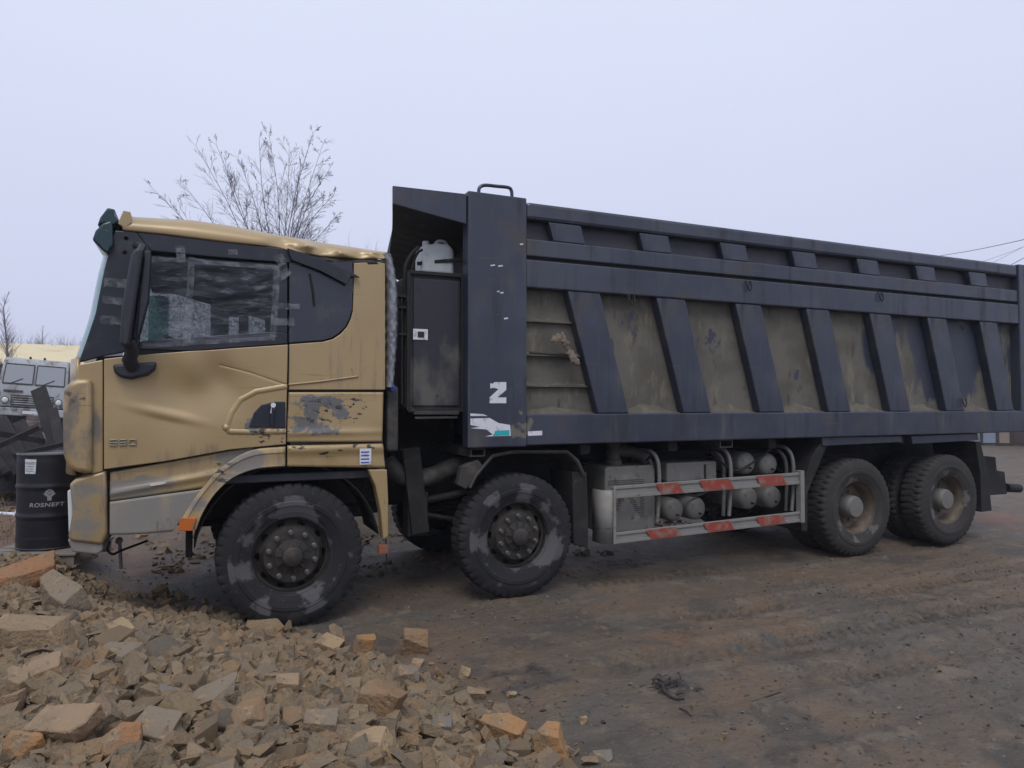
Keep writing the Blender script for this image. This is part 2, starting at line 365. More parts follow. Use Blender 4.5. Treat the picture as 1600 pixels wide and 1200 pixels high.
def ground_h(x, y, fine=True):
    x = np.asarray(x, float); y = np.asarray(y, float)
    pd = pile_dist(x, y)+.10*fbm(x, y, 1.7, 5, 3)
    h = .34*sstep(-.05, 1.3, pd)+.22*sstep(.8, 3.0, pd)
    # bank of red soil in front of the cab
    h = h+.36*sstep(-1.25, -2.0, x)*sstep(.4, 1.5, y)*sstep(16, 6, y)
    h = h+.5*sstep(8, 20, y)*sstep(-1, -6, x)
    # unseen bank added beyond the truck to block light from under it
    h = h+(.95+.35*fbm(x, y, .7, 17, 3))*sstep(3.5, 5.0, y)*sstep(10.5, 7.5, y)*sstep(-1.6, .4, x)*sstep(8.6, 6.6, x)
    # gentle rolling of the yard
    h = h+.10*fbm(x, y, .12, 21, 2)*sstep(4, 14, np.hypot(x-3, y+1))
    if fine:
        near = sstep(26, 8, np.hypot(x-2, y+2))
        h = h+near*(.018*fbm(x, y, 1.1, 31, 3)+.015*fbm(x, y, 5.5, 41, 3)-.022*np.maximum(0, fbm(x, y, 11, 44, 2)-.22))
        # clods, in patches
        cl = sstep(.05, .5, fbm(x, y, .8, 51, 2))
        h = h+near*cl*.035*np.maximum(0, fbm(x, y, 13, 61, 2)-.12)
        # wheel ruts with lug prints running along the truck and curving in front of it
        for (yc, w, dep, ph, cur) in ((-1.05, .17, .022, 0.0, .018), (-1.75, .17, .022, .4, .018), (-2.35, .17, .020, .9, -.03), (-2.9, .17, .020, .2, -.03), (.2, .18, .02, .3, 0)):
            yy = yc+cur*(x-3)**2*.25+.06*np.sin(x*.7+ph)
            d = (y-yy)/w; prof = np.exp(-d**4); xm = sstep(1.2, 2.2, x)
            lug = sstep(.1, .5, np.sin((x+.55*np.abs(y-yy))*2*np.pi/.105))
            keep = sstep(-.15, .25, fbm(x, y, .9, int(70+ph*10), 2))
            h = h-near*xm*prof*(dep*.45+dep*.95*lug*keep)+near*xm*.010*np.exp(-((np.abs(d)-1.35)/.3)**2)
        # slick of standing water
        pw = np.exp(-(((x-3.25)/.42)**2+((y+2.35)/.20)**2)**2); h = h-.02*pw
        # holes stay shallow
    return h
def hz(x, y):
    i = int(np.clip(np.searchsorted(gx, x)-1, 0, len(gx)-2)); j = int(np.clip(np.searchsorted(gy, y)-1, 0, len(gy)-2))
    u = (x-gx[i])/(gx[i+1]-gx[i]); v = (y-gy[j])/(gy[j+1]-gy[j])
    return float((GZ[j, i]*(1-u)+GZ[j, i+1]*u)*(1-v)+(GZ[j+1, i]*(1-u)+GZ[j+1, i+1]*u)*v)
def on_ground(px, py, lift=0.0):
    d = FWD+RGT*((px-800)/FPX)+UPV*((600-py)/FPX); t = 1.5
    for i in range(900):
        p = CAM+d*t
        if p.z <= hz(p.x, p.y)+lift: break
        t += .02
    return CAM+d*t

def axis(lo, hi, step, far_lo, far_hi, g=1.16):
    a = list(np.arange(lo, hi, step)); s = step; x = a[-1]
    while x < far_hi: s *= g; x += s; a.append(x)
    s = step; x = a[0]; b = []
    while x > far_lo: s *= g; x -= s; b.append(x)
    return np.array(b[::-1]+a)
gx = axis(-2.2, 7.0, .021, -700, 900); gy = axis(-3.9, .7, .018, -500, 900)
GX, GY = np.meshgrid(gx, gy); GZ = ground_h(GX, GY)
me = bpy.data.meshes.new('ground'); nv = GX.size; nx, ny = len(gx), len(gy)
me.vertices.add(nv); me.vertices.foreach_set('co', np.stack([GX, GY, GZ], -1).astype(np.float32).ravel())
ii = (np.arange(ny-1)[:, None]*nx+np.arange(nx-1)[None, :]).ravel()
q = np.stack([ii, ii+1, ii+1+nx, ii+nx], -1).astype(np.int32)
me.loops.add(q.size); me.loops.foreach_set('vertex_index', q.ravel())
me.polygons.add(len(q)); me.polygons.foreach_set('loop_start', np.arange(0, q.size, 4, dtype=np.int32)); me.polygons.foreach_set('loop_total', np.full(len(q), 4, np.int32))
me.polygons.foreach_set('use_smooth', np.ones(len(q), bool))
me.update(calc_edges=True); me.validate()
def gz_(px, py, rx, ry, soft=.8):
    p = on_ground(px, py); return ((p.x, p.y, 0), (rx, ry, 4), soft)
M['ground'] = mat('mud_ground', (0.099, 0.073, 0.050), .74, 0, [
    ((0.089, 0.075, 0.060), .55, .42, .58, 6),
    ((0.123, 0.085, 0.055), .9, .49, .62, 6),
    ((0.065, 0.054, 0.043), 1.9, .52, .64, 7),
    ((0.127, 0.100, 0.070), 4.5, .54, .66, 7),
    ((0.143, 0.083, 0.046), 1.9, .42, .62, 7, [gz_(1050, 1005, 1.1, .8), gz_(960, 950, .8, .5), gz_(1230, 905, 1.2, .5)]),
    ((0.140, 0.073, 0.045), 1.3, .42, .62, 7, [((-2.6, 3.2, 0), (3.2, 3.8, 4), .6), ((-1.2, 2.2, 0), (1.4, 1.3, 4), .7), ((10, 1.0, 0), (4.2, 2.0, 4), .8)]),
    ((0.037, 0.028, 0.027), 2.6, .44, .58, 7, [gz_(820, 1065, .7, .55), gz_(1060, 1075, .45, .3)], .55),
    ((0.078, 0.075, 0.066), 5, .46, .60, 7, [gz_(640, 965, .8, .4), gz_(1180, 1000, .8, .5)]),
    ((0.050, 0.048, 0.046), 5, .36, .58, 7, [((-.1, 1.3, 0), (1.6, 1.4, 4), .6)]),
    ((0.084, 0.064, 0.042), 2.2, .36, .60, 6, [gz_(1290, 1030, .8, .36, .8)], .3),
    ((0.162, 0.138, 0.104), 30, .63, .71, 5),
    ((0.037, 0.030, 0.026), 20, .60, .68, 5),
], bump=(26, .9, .022, 8), rough_var=.4)
me.materials.append(M['ground'])
ground = bpy.data.objects.new('ground', me); COL.objects.link(ground); tag(ground, kind='structure')

# ------------------------------------------------------------------ the rubble heap
M['stone'] = mat('broken_stone', (0.304, 0.230, 0.144), .9, 0, [
    ((0.214, 0.152, 0.091), 7, .46, .70, 6), ((0.304, 0.223, 0.138), 22, .57, .72, 6), ((0.093, 0.067, 0.043), 36, .60, .72, 5)],
    bump=(42, .9, .02, 8), use_obj_color=True)
TONES = [(0.229, 0.165, 0.099), (0.198, 0.149, 0.097), (0.179, 0.142, 0.100), (0.251, 0.165, 0.090), (0.214, 0.155, 0.091), (0.152, 0.131, 0.099), (0.243, 0.179, 0.111)]
M['rubble'] = mat('rubble_bits', (0.304, 0.230, 0.144), .95, 0, [
    ((0.190, 0.138, 0.083), 12, .48, .72, 5), ((0.093, 0.067, 0.043), 50, .60, .72, 4)], bump=(45, 1.0, .02, 7),
    island=[(0.229, 0.165, 0.099), (0.183, 0.138, 0.090), (0.258, 0.185, 0.111), (0.152, 0.125, 0.091), (0.205, 0.149, 0.085), (0.251, 0.155, 0.081), (0.176, 0.140, 0.104)])

from mathutils import noise as mnoise
def stone_bm(size, sd, boxy=.6, chip=2, npts=None):
    """angular broken stone: a skewed block cut by random planes, then chipped"""
    rd = random.Random(sd); bm = bmesh.new(); bmesh.ops.create_cube(bm, size=2.0)
    for v in bm.verts: v.co = Vector((v.co.x*rd.uniform(.72, 1.08), v.co.y*rd.uniform(.72, 1.08), v.co.z*rd.uniform(.7, 1.05)))
    k = rd.uniform(-.35, .35), rd.uniform(-.35, .35)
    for v in bm.verts: v.co.x += k[0]*v.co.z; v.co.y += k[1]*v.co.z
    for i in range(2 if boxy > .6 else 4):
        n_ = Vector((rd.gauss(0, 1), rd.gauss(0, 1), rd.gauss(0, .8))).normalized(); dist = rd.uniform(.78, 1.12) if boxy > .6 else rd.uniform(.5, 1.0)
        r = bmesh.ops.bisect_plane(bm, geom=list(bm.verts)+list(bm.edges)+list(bm.faces), plane_co=n_*dist, plane_no=n_, clear_outer=True)
        es = [e for e in r['geom_cut'] if isinstance(e, bmesh.types.BMEdge)]
        if es: bmesh.ops.contextual_create(bm, geom=es)
    for v in bm.verts: v.co = Vector((v.co.x*size[0]/2, v.co.y*size[1]/2, v.co.z*size[2]/2))
    s = min(size)
    if chip:
        bmesh.ops.bevel(bm, geom=list(bm.edges), offset=s*.025, segments=1, affect='EDGES', clamp_overlap=True)
        bmesh.ops.triangulate(bm, faces=bm.faces); mx = max(size)
        for _ in range(chip):
            bmesh.ops.subdivide_edges(bm, edges=[e for e in bm.edges if e.calc_length() > mx*.10], cuts=1); bmesh.ops.triangulate(bm, faces=bm.faces)
        bm.normal_update(); off = Vector((sd*.37, sd*.11, 3)); f = 2.2/mx
        for v in bm.verts:
            d1 = mnoise.noise(v.co*f+off); d2 = mnoise.noise(v.co*f*3.1+off); d3 = mnoise.noise(v.co*f*8+off)
            v.co += v.normal*s*(.05*d1+.035*abs(d2)+.02*d3)
    else: bmesh.ops.triangulate(bm, faces=bm.faces)
    return bm
def stone_mesh(size, sd, **k):
    bm = stone_bm(size, sd, **k); me = bpy.data.meshes.new('stone'); bm.to_mesh(me); bm.free(); me.materials.append(M['stone'])
    for p in me.polygons: p.use_smooth = True
    me.set_sharp_from_angle(angle=R(16)); return me
placed = []
def put_stone(me, loc, rot, color, label, group=None, name='stone'):
    o = bpy.data.objects.new(name, me); COL.objects.link(o); o.location = loc; o.rotation_euler = rot; o.color = (*color, 1)
    return tag(o, label, 'stone', group)

OR = (0.282, 0.142, 0.065); OR2 = (0.327, 0.177, 0.074); TAN = (0.251, 0.179, 0.106); PALE = (0.327, 0.233, 0.133); GRY = (0.205, 0.162, 0.114); BLU = (0.160, 0.149, 0.130); BRN = (0.229, 0.142, 0.076); PNK = (0.282, 0.193, 0.117)
# px centre, py centre, width px, height px, tilt (deg), colour, label
SPECIAL = [
    (43, 910, 78, 58, (18, -22, 30), OR, 'big rust-orange block leaning at the top left of the rubble heap'),
    (98, 942, 74, 62, (30, 25, -20), GRY, 'grey stone slab standing on edge right of the rust-orange block'),
    (50, 1003, 105, 66, (10, 8, 12), TAN, 'broad dull tan boulder at the left edge above the pinkish block'),
    (72, 1056, 62, 46, (15, -25, 25), PNK, 'pinkish tan wedge-shaped block near the left edge of the heap'),
    (27, 1078, 48, 58, (10, 15, -15), TAN, 'tan pointed stone left of the pinkish wedge-shaped block'),
    (104, 1148, 88, 76, (20, 5, 0), PNK, 'large mottled pale boulder near the bottom left corner'),
    (182, 1168, 78, 70, (15, 10, 25), OR, 'orange-brown boulder right of the large mottled pale boulder'),
    (36, 1172, 66, 56, (5, 12, 40), OR2, 'orange stone in the bottom left corner of the heap'),
    (187, 1026, 68, 30, (4, 4, -12), GRY, 'long grey brick-shaped stone lying flat in the middle of the heap'),
    (180, 990, 46, 34, (8, 20, -25), PALE, 'small sandy brick-shaped stone behind the long grey one'),
    (326, 1098, 84, 34, (8, -24, 12), GRY, 'long flat grey slab tilted up to the right, left of the brown block'),
    (238, 1148, 78, 52, (25, 4, -8), GRY, 'flat grey slab lying in front of the tilted long slab'),
    (395, 1128, 62, 56, (12, -12, 35), BRN, 'squared brown block at the bottom centre-left of the heap'),
    (450, 1080, 38, 54, (10, 10, 10), PNK, 'pinkish-orange upright stone above the squared brown block'),
    (512, 1012, 46, 36, (12, 14, -22), PALE, 'sandy cube-like stone on the heap edge beside the front tyre, left of two'),
    (568, 1016, 32, 46, (4, 5, 12), OR2, 'upright orange-tan block standing at the heap edge by the front tyre'),
    (650, 1007, 44, 48, (6, 2, 5), BRN, 'lone squared tan block on the mud beyond the heap edge'),
    (592, 1102, 80, 74, (14, 6, -15), BRN, 'largest brown block of the heap, sitting at its right flank'),
    (578, 1172, 72, 44, (10, 2, 4), PALE, 'pale sandy brick-shaped block below the largest brown block'),
    (792, 1146, 78, 44, (6, 14, -28), OR2, 'long orange-topped block at the right tip of the heap'),
    (861, 1165, 52, 56, (8, 4, -8), OR2, 'orange-topped squared block, rightmost big stone of the heap'),
    (636, 1064, 40, 40, (10, 5, 20), GRY, 'rounded greyish stone behind the largest brown block'),
    (692, 1140, 34, 34, (20, 10, 10), BLU, 'bluish-grey angular stone right of the largest brown block'),
    (412, 984, 66, 20, (5, 3, -6), TAN, 'thin tan slab lying against the front tyre'),
    (502, 1142, 54, 58, (20, 12, 15), GRY, 'blunt grey stone left of the pale sandy brick-shaped block'),
    (260, 1095, 36, 34, (20, 30, 10), BLU, 'small greenish-grey pointed stone in the middle of the heap'),
    (745, 1085, 34, 18, (6, 4, 8), TAN, 'small flat tan stone on the dark stained mud'),
    (726, 1054, 18, 20, (8, 30, 5), PALE, 'small pale pointed stone standing on the dark stained mud'),
    (912, 1126, 13, 14, (4, 6, 20), PALE, 'small pale cube-shaped stone on the mud right of the heap'),
    (1130, 1152, 13, 18, (8, 12, 25), TAN, 'small tan stone lying alone on the mud far right of the heap'),
    (652, 1038, 18, 11, (12, 8, 0), PALE, 'pale chip of stone in front of the lone squared block'),
    (800, 1086, 16, 9, (8, 8, 15), PALE, 'thin pale stone flake on the mud above the orange-topped blocks'),
    (945, 1185, 36, 14, (4, 3, 10), BLU, 'flat bluish-grey stone half sunk in mud at the bottom edge'),
]
for i, (px, py, w, h, rot, c, lab) in enumerate(SPECIAL):
    p = on_ground(px, py+h*.30); dep = (p-CAM).dot(FWD); s = dep/FPX
    wx, hh = w*s*.98, h*s*1.05
    dz = max(.4*min(wx, hh), hh*.78)
    me_ = stone_mesh((wx, .75*wx if wx < .25 else .6*wx, dz), 100+i, boxy=.75 if 'block' in lab or 'brick' in lab or 'cube' in lab or 'slab' in lab else .5, chip=3)
    put_stone(me_, (p.x, p.y+.1*wx, p.z+dz*.42), (R(rot[0]), R(rot[1]*.7), R(rot[2])-YAW), c, lab)
    placed.append((p.x, p.y, max(wx, .05)*.5))
# a further set of alike mid-sized stones
meds = [stone_mesh((1.0, random.uniform(.6, .9), random.uniform(.35, .75)), 300+i, boxy=random.choice((.3, .55, .75)), chip=2) for i in range(26)]
n = 0; tries = 0
while n < 262 and tries < 20000:
    tries += 1
    x = random.uniform(-3.2, 1.2); y = random.uniform(-3.5, 1.9)
    pdv = float(pile_dist(np.array([x]), np.array([y]))[0])
    if pdv < -.03: continue
    v = Vector((x, y, hz(x, y)))-CAM; dp = v.dot(FWD)
    if dp < 1: continue
    px = 800+v.dot(RGT)/dp*FPX; py = 600-v.dot(UPV)/dp*FPX
    if not (-30 < px < 960 and 850 < py < 1230): continue
    s = random.choice((.07, .08, .09, .10, .12, .14, .18)) * (0.75 if pdv < .25 else 1.0) * (.8 if y > -.8 else 1.0)
    if any((x-a)**2+(y-b)**2 < (c*.8+s*.34)**2 for a, b, c in placed): continue
    o = put_stone(meds[n % len(meds)], (x, y, hz(x, y)+s*.14), (random.gauss(0, .35), random.gauss(0, .35), random.uniform(0, 6.3)), random.choice(TONES),
                  'fist-sized tan or grey broken stone in the loose rubble heap', 'fist-sized stones of the rubble heap')
    o.scale = (s, s, s); placed.append((x, y, s*.42)); n += 1
# everything smaller: one mass of chips
def scatter(name, label, cat, count, region, smin, smax, material, keep, sink=.2, seed=5, pw=2.2):
    rd = random.Random(seed); protos = []
    for i in range(24):
        bm = stone_bm((1, rd.uniform(.5, .9), rd.uniform(.22, .6)), 900+i+seed*50, boxy=rd.choice((.2, .5, .8)), chip=0)
        bmesh.ops.triangulate(bm, faces=bm.faces); bm.verts.index_update()
        protos.append((np.array([v.co for v in bm.verts]), np.array([[v.index for v in f.verts] for f in bm.faces]))); bm.free()
    X = []; k = 0
    xs = np.array([rd.uniform(region[0], region[1]) for _ in range(count*3)]); ys = np.array([rd.uniform(region[2], region[3]) for _ in range(count*3)])
    ok = keep(xs, ys, rd); xs, ys = xs[ok][:count], ys[ok][:count]; hs = ground_h(xs, ys)
    V = []; Fc = []; off = 0
    for x, y, z in zip(xs, ys, hs):
        v, f = protos[rd.randrange(24)]; s = smin+(smax-smin)*rd.random()**pw
        e = Euler((rd.gauss(0, .5), rd.gauss(0, .5), rd.uniform(0, 6.3))).to_matrix(); m = np.array(e)
        V.append((v*s) @ m.T+np.array((x, y, z+s*(.25-sink)+rd.uniform(0, .25)*s)))
        Fc.append(f+off); off += len(v)
    V = np.concatenate(V); Fc = np.concatenate(Fc).astype(np.int32)
    me = bpy.data.meshes.new(name); me.vertices.add(len(V)); me.vertices.foreach_set('co', V.astype(np.float32).ravel())
    me.loops.add(Fc.size); me.loops.foreach_set('vertex_index', Fc.ravel()); me.polygons.add(len(Fc))
    me.polygons.foreach_set('loop_start', np.arange(0, Fc.size, 3, dtype=np.int32)); me.polygons.foreach_set('loop_total', np.full(len(Fc), 3, np.int32))
    me.polygons.foreach_set('use_smooth', np.zeros(len(Fc), bool)); me.update(calc_edges=True); me.materials.append(material)
    o = bpy.data.objects.new(name, me); COL.objects.link(o); return tag(o, label, cat, kind='stuff')
def keep_pile(xs, ys, rd):
    pd = pile_dist(xs, ys); r = np.array([rd.random() for _ in range(len(xs))])
    return (pd > 0) | ((pd > -.22) & (r < .25*np.exp(pd*9)))
scatter('rubble', 'loose small chips of tan broken stone filling the heap', 'rubble', 42000, (-3.4, 1.3, -3.6, 2.2), .008, .14, M['rubble'], keep_pile, seed=5, pw=4.6)
M['gravel'] = mat('mud_clods', (0.1, 0.08, 0.06), .9, 0, island=[(0.05, 0.042, 0.036), (0.085, 0.068, 0.054), (0.16, 0.14, 0.11), (0.065, 0.058, 0.052), (0.10, 0.075, 0.055)])
def keep_mud(xs, ys, rd):
    pd = pile_dist(xs, ys); nn = fbm(xs, ys, .9, 81, 3); r = np.array([rd.random() for _ in range(len(xs))])
    return (pd < 0) & (r < .10+.9*sstep(0, .5, nn))
scatter('gravel', 'scattered grit and small clods on the muddy yard', 'gravel', 5200, (-1.5, 7.5, -4.0, 4.5), .006, .032, M['gravel'], keep_mud, sink=.25, seed=8, pw=3.2)
def keep_far(xs, ys, rd):
    nn = fbm(xs, ys, .6, 91, 3); return nn > -.1
scatter('stony_soil', 'loose stones and clods on the soil and added bank behind the truck', 'gravel', 5200, (-7, 9, 1.2, 8.5), .02, .13, M['rubble'], keep_far, sink=.25, seed=9, pw=2.8)

# ------------------------------------------------------------------ the dump truck
truck = empty('dump_truck', (0, 0, 0))
tag(truck, 'gold four-axle dump truck with crumpled roof and dark blue-grey ribbed tipper bed', 'dump truck')
YS = 0.0                                            # side of the cab
W = 2.45                                            # width of the truck

def px_prism(pts, y0, y1): return MB().prism([P(a, b, y0) for a, b in pts], y0, y1)
def panel(top, bottom, nu, nv, y, disp=None):
    """sheet-metal panel between two edges given in photo pixels; disp pushes it in or out"""
    T = poly_sample([P(a, b, y) for a, b in top], nu); B = poly_sample([P(a, b, y) for a, b in bottom], nu)
    rows = []
    for j in range(nv):
        row = []
        for i in range(nu):
            p = T[i].lerp(B[i], j/(nv-1))
            if disp: p = p+Vector((0, disp(p), 0))
            row.append(p)
        rows.append(row)
    return MB().grid(rows)
def bumpf(cx, cy, rx, rz, a, y=0.0, rot=0.0):
    c = P(cx, cy, y); cs, sn = math.cos(rot), math.sin(rot)
    def f(p):
        dx, dz = p.x-c.x, p.z-c.z; u, v = (dx*cs+dz*sn)/rx, (-dx*sn+dz*cs)/rz
        return a*math.exp(-(u*u+v*v))
    return f
def summed(*fs): return lambda p: sum(f(p) for f in fs)
def ridge(pts, a, w=.016):
    q = [P(*p) for p in pts]; seg = [(u.x, u.z, v.x-u.x, v.z-u.z) for u, v in zip(q, q[1:])]
    def f(p):
        b = 9
        for x, z, dx, dz in seg:
            t = min(1, max(0, ((p.x-x)*dx+(p.z-z)*dz)/(dx*dx+dz*dz))); b = min(b, math.hypot(p.x-x-t*dx, p.z-z-t*dz))
        return a*math.exp(-(b/w)**2)
    return f
def wavy(a, sc, sd): return lambda p: a*float(fbm(np.array([p.x+7]), np.array([p.z+3]), sc, sd, 2)[0])

# ---- cab: rear wall, floor, far side and inner roof make its shell
xb = P(600, 500).x
cab = MB()
cab.box((xb-.06, .04, 1.15), (xb-.02, W-.04, 2.80))                     # rear wall
cab.box((-1.30, .05, 1.12), (xb-.06, W-.05, 1.18))                      # floor
yf = W-.04
cab.box((-1.30, yf, 1.12), (xb-.02, W, 2.36))
cab.prism([(-1.30, 0, 2.36), (-1.22, 0, 2.36), (-1.12, 0, 2.93), (-.55, 0, 2.78), (-.55, 0, 2.36), (-.37, 0, 2.36), (-.37, 0, 2.66), (-.27, 0, 2.66), (-.27, 0, 2.36), (-.17, 0, 2.36), (-.17, 0, 2.69), (.0, 0, 2.64), (.0, 0, 2.36), (xb-.02, 0, 2.36), (xb-.02, 0, 2.9), (-1.15, 0, 3.0)], yf, W)
cab = cab.build('cab', M['interior'], truck, bevel=.01)
tag(cab, 'gold cab with crumpled roof and black window surround')
# interior
dash = MB().prism([(-1.34, 0, 1.18), (-1.34, 0, 2.06), (-1.12, 0, 2.08), (-.86, 0, 1.98), (-.84, 0, 1.75), (-1.0, 0, 1.6), (-1.0, 0, 1.18)], .08, W-.08).build('dashboard', M['interior'], cab, bevel=.03)
sc = Vector((-.72, .62, 2.12)); ax = Vector((.62, 0, .78)).normalized(); e1 = Vector((0, 1, 0)); e2 = ax.cross(e1)
sw = MB(); ring = [sc+(e1*math.cos(t)+e2*math.sin(t))*.235 for t in np.linspace(0, 2*math.pi, 33)]
sw.tube(ring, .016, 8, cap=False)
for t in (.3, math.pi-.3, -math.pi/2): sw.bar(sc, sc+(e1*math.cos(t)+e2*math.sin(t))*.23, .03, .02)
sw.tube([sc, sc-ax*.35], .03, 8); sw.tube([sc+ax*.01, sc-ax*.03], .07, 12); sw.build('steering_wheel', M['interior'], cab, smooth=40)
for k, y0 in enumerate((.38, 1.55)):
    s = MB(); s.box((-.45, y0, 1.55), (.10, y0+.52, 1.74))
    s.prism([(.02, 0, 1.66), (.20, 0, 2.38), (.32, 0, 2.38), (.18, 0, 1.66)], y0+.02, y0+.50); s.prism([(.19, 0, 2.44), (.22, 0, 2.66), (.32, 0, 2.64), (.30, 0, 2.42)], y0+.13, y0+.39)
    s.bar((.25, y0+.2, 2.3), (.26, y0+.2, 2.5), .02, .02); s.bar((.25, y0+.32, 2.3), (.26, y0+.32, 2.5), .02, .02); s.box((-.4, y0+.08, 1.18), (.05, y0+.44, 1.56))
    s.build('seat', M['seat'], cab, bevel=.04, seg=3)
MB().box((-1.24, yf+.012, 2.34), (-.53, yf+.018, 2.93)).build('far_window', M['cglass'], cab)
MB().box((-.40, yf+.012, 2.34), (.02, yf+.018, 2.72)).build('far_window', M['cglass'], cab)
mt = MB(); mt.tube([(-1.05, W+.12, 2.15), (-1.05, W+.12, 2.85)], .10, 10); mt.tube([(-1.0, W, 2.9), (-1.05, W+.12, 2.92)], .03, 6); mt.build('far_mirror', M['mirror'], cab, smooth=40)

# ---- roof: side cove and top in one crumpled sheet
Ledge = [(192, 360), (262, 367), (350, 378), (440, 387), (475, 397), (530, 403), (602, 405)]
Uedge = [(190, 336), (212, 339), (300, 344), (362, 353), (440, 368), (530, 383), (604, 394)]
nu = 110
T = poly_sample([P(a, b, .10) for a, b in Uedge], nu); B = poly_sample([P(a, b, -.005) for a, b in Ledge], nu); rows = []
def crumple(t, v):
    k = sstep(.52, .62, t)*(1-.5*sstep(.95, 1, t))
    return float(k)*(.050*(abs(math.sin(t*23+v*1.1))-.5)+.040*float(fbm(np.array([t*9]), np.array([v*1.5]), 1.3, 15, 3)[0]))
for v in np.linspace(0, 1, 12):
    row = []
    for i in range(nu):
        t = i/(nu-1); b, c = B[i], T[i]; p = b.lerp(c, v); p.y = -.005+.105*(v**2.2)-.012*math.sin(math.pi*v)
        cr = crumple(t, v); p.y += cr*math.sin(math.pi*min(1, v*1.1+.08)); p.z += .018*crumple(t, v+3)*(0.3+.7*v)
        p.y += .035*math.exp(-((t-.56)/.035)**2-((v-.45)/.5)**2)*1.0+.03*math.exp(-((t-.72)/.03)**2-((v-.8)/.4)**2)
        row.append(p)
    rows.append(row)
for y, dz in ((.16, .012), (.35, .02), (1.2, .03), (2.1, .015), (2.35, -.02), (2.44, -.12)):
    rows.append([Vector((T[i].x, y, T[i].z+dz-.10*sstep(.5, .9, i/(nu-1))*sstep(.3, 1.2, y))) for i in range(nu)])
roof = MB().grid(rows).build('roof', M['gold'], cab, smooth=50, solid=.012)
tag(roof, 'gold roof edge crumpled and torn towards the rear')
MB().prism([P(*q) for q in ((184, 350), (193, 329), (204, 331), (206, 349), (196, 357))], -.01, .22).build('roof_bracket', M['gold'], cab, bevel=.006)
# torn rear seam under the roof
seam = panel([(468, 396), (535, 404), (600, 406)], [(470, 402), (540, 414), (602, 413)], 24, 3, .012, wavy(.012, 9, 3)).build('roof_seam', M['grime'], cab, smooth=40, solid=.006)

# ---- windscreen, front skin
pil = [(360, 179), (420, 163), (490, 149), (535, 134), (562, 124)]
def pillar_px(py):
    for (a, xa), (b, xb_) in zip(pil, pil[1:]):
        if py <= b: return xa+(xb_-xa)*(py-a)/(b-a)
    return pil[-1][1]
rows = []
for py in np.linspace(362, 556, 14):
    c = P(pillar_px(py)+4, py, .05); row = []
    for y in [.05, .09, .14, .2, .28, .4, .6, .9, 1.22, 1.6, 1.9, 2.1, 2.25, 2.33, 2.4]:
        q = abs((y-1.225)/1.175); row.append(Vector((c.x-.115*(1-q**5), y, c.z)))
    rows.append(row)
MB().grid(rows).build('windscreen', M['wglass'], cab, smooth=180)
rows = []
for k, py in enumerate(np.linspace(560, 742, 8)):
    c = P(122-8*k/7, py, .05); row = []
    for y in [.02, .05, .09, .14, .2, .28, .4, .6, .9, 1.22, 1.6, 1.9, 2.1, 2.25, 2.33, 2.40, 2.43]:
        q = abs((y-1.225)/1.205); row.append(Vector((c.x-.10*(1-q**6), y, c.z)))
    rows.append(row)
MB().grid(rows).build('front_panel', M['gold'], cab, smooth=180, solid=.02)

# ---- black window surround
def bl(name, pts, y0=.0, y1=.05, m='black', bev=.006): return px_prism(pts, y0, y1).build(name, M[m], cab, bevel=bev)
bl('front_pillar', [(179, 360), (212, 362), (236, 392), (226, 470), (216, 546), (162, 556), (124, 566), (124, 562), (134, 535), (149, 490), (163, 420)])
MB().prism([P(*q) for q in ((212, 362), (300, 372), (440, 388), (456, 396), (456, 411), (340, 402), (236, 392))], 0.0, .05).build('window_top_rail', M['black'], cab, bevel=.006)
MB().prism([P(*q) for q in ((216, 546), (222, 532), (428, 518), (449, 520), (449, 537), (300, 548))], 0.0, .05).build('window_sill', M['black'], cab, bevel=.006)
MB().prism([P(*q) for q in ((436, 411), (449, 411), (449, 520), (428, 518))], 0.0, .05).build('centre_pillar', M['black'], cab, bevel=.004)
MB().prism([P(*q) for q in ((452, 398), (480, 402), (551, 410), (552, 432), (550, 486), (546, 499), (540, 511), (530, 521), (519, 528), (505, 532), (452, 536))], .004, .04).build('quarter_window', M['dglass'], cab, bevel=.006)
# inner headliner that closes the top of the side opening
MB().box((-1.1, .08, 2.86), (xb-.06, W-.08, 2.90)).build('headliner', M['interior'], cab)

# ---- film over the broken side window, with tape
A, Bq, Cq, Dq = (234, 399), (437, 413), (430, 529), (221, 544)
rows = []
for j in range(30):
    v = j/29; row = []
    for i in range(44):
        u = i/43; px = (A[0]*(1-u)+Bq[0]*u)*(1-v)+(Dq[0]*(1-u)+Cq[0]*u)*v; py = (A[1]*(1-u)+Bq[1]*u)*(1-v)+(Dq[1]*(1-u)+Cq[1]*u)*v
        p = P(px, py, -.006); e = min(u, 1-u, v, 1-v)*6
        p.y += min(1, e)*(.018*float(fbm(np.array([u*3]), np.array([v*9]), 1.0, 77, 3)[0])+.006*math.sin(v*34+u*5))-.002
        row.append(p)
    rows.append(row)
film = MB().grid(rows).build('window_film', M['film'], cab, smooth=180)
tag(film, 'wrinkled clear plastic film taped over the side window')
def tape(a, b, w, y=-.010, jag=0):
    a, b = P(*a, y), P(*b, y); d = (b-a).normalized(); nrm = Vector((-d.z, 0, d.x))*w/2; n_ = 9; r1, r2 = [], []
    for i in range(n_):
        p = a.lerp(b, i/(n_-1))+Vector((0, .003*math.sin(i*2.1+a.x*9), 0)); k = 1+jag*random.uniform(-.25, .25)
        r1.append(p+nrm*k); r2.append(p-nrm*k)
    return MB().grid([r1, r2]).build('tape_strip', M['tape'], cab, solid=.0008)
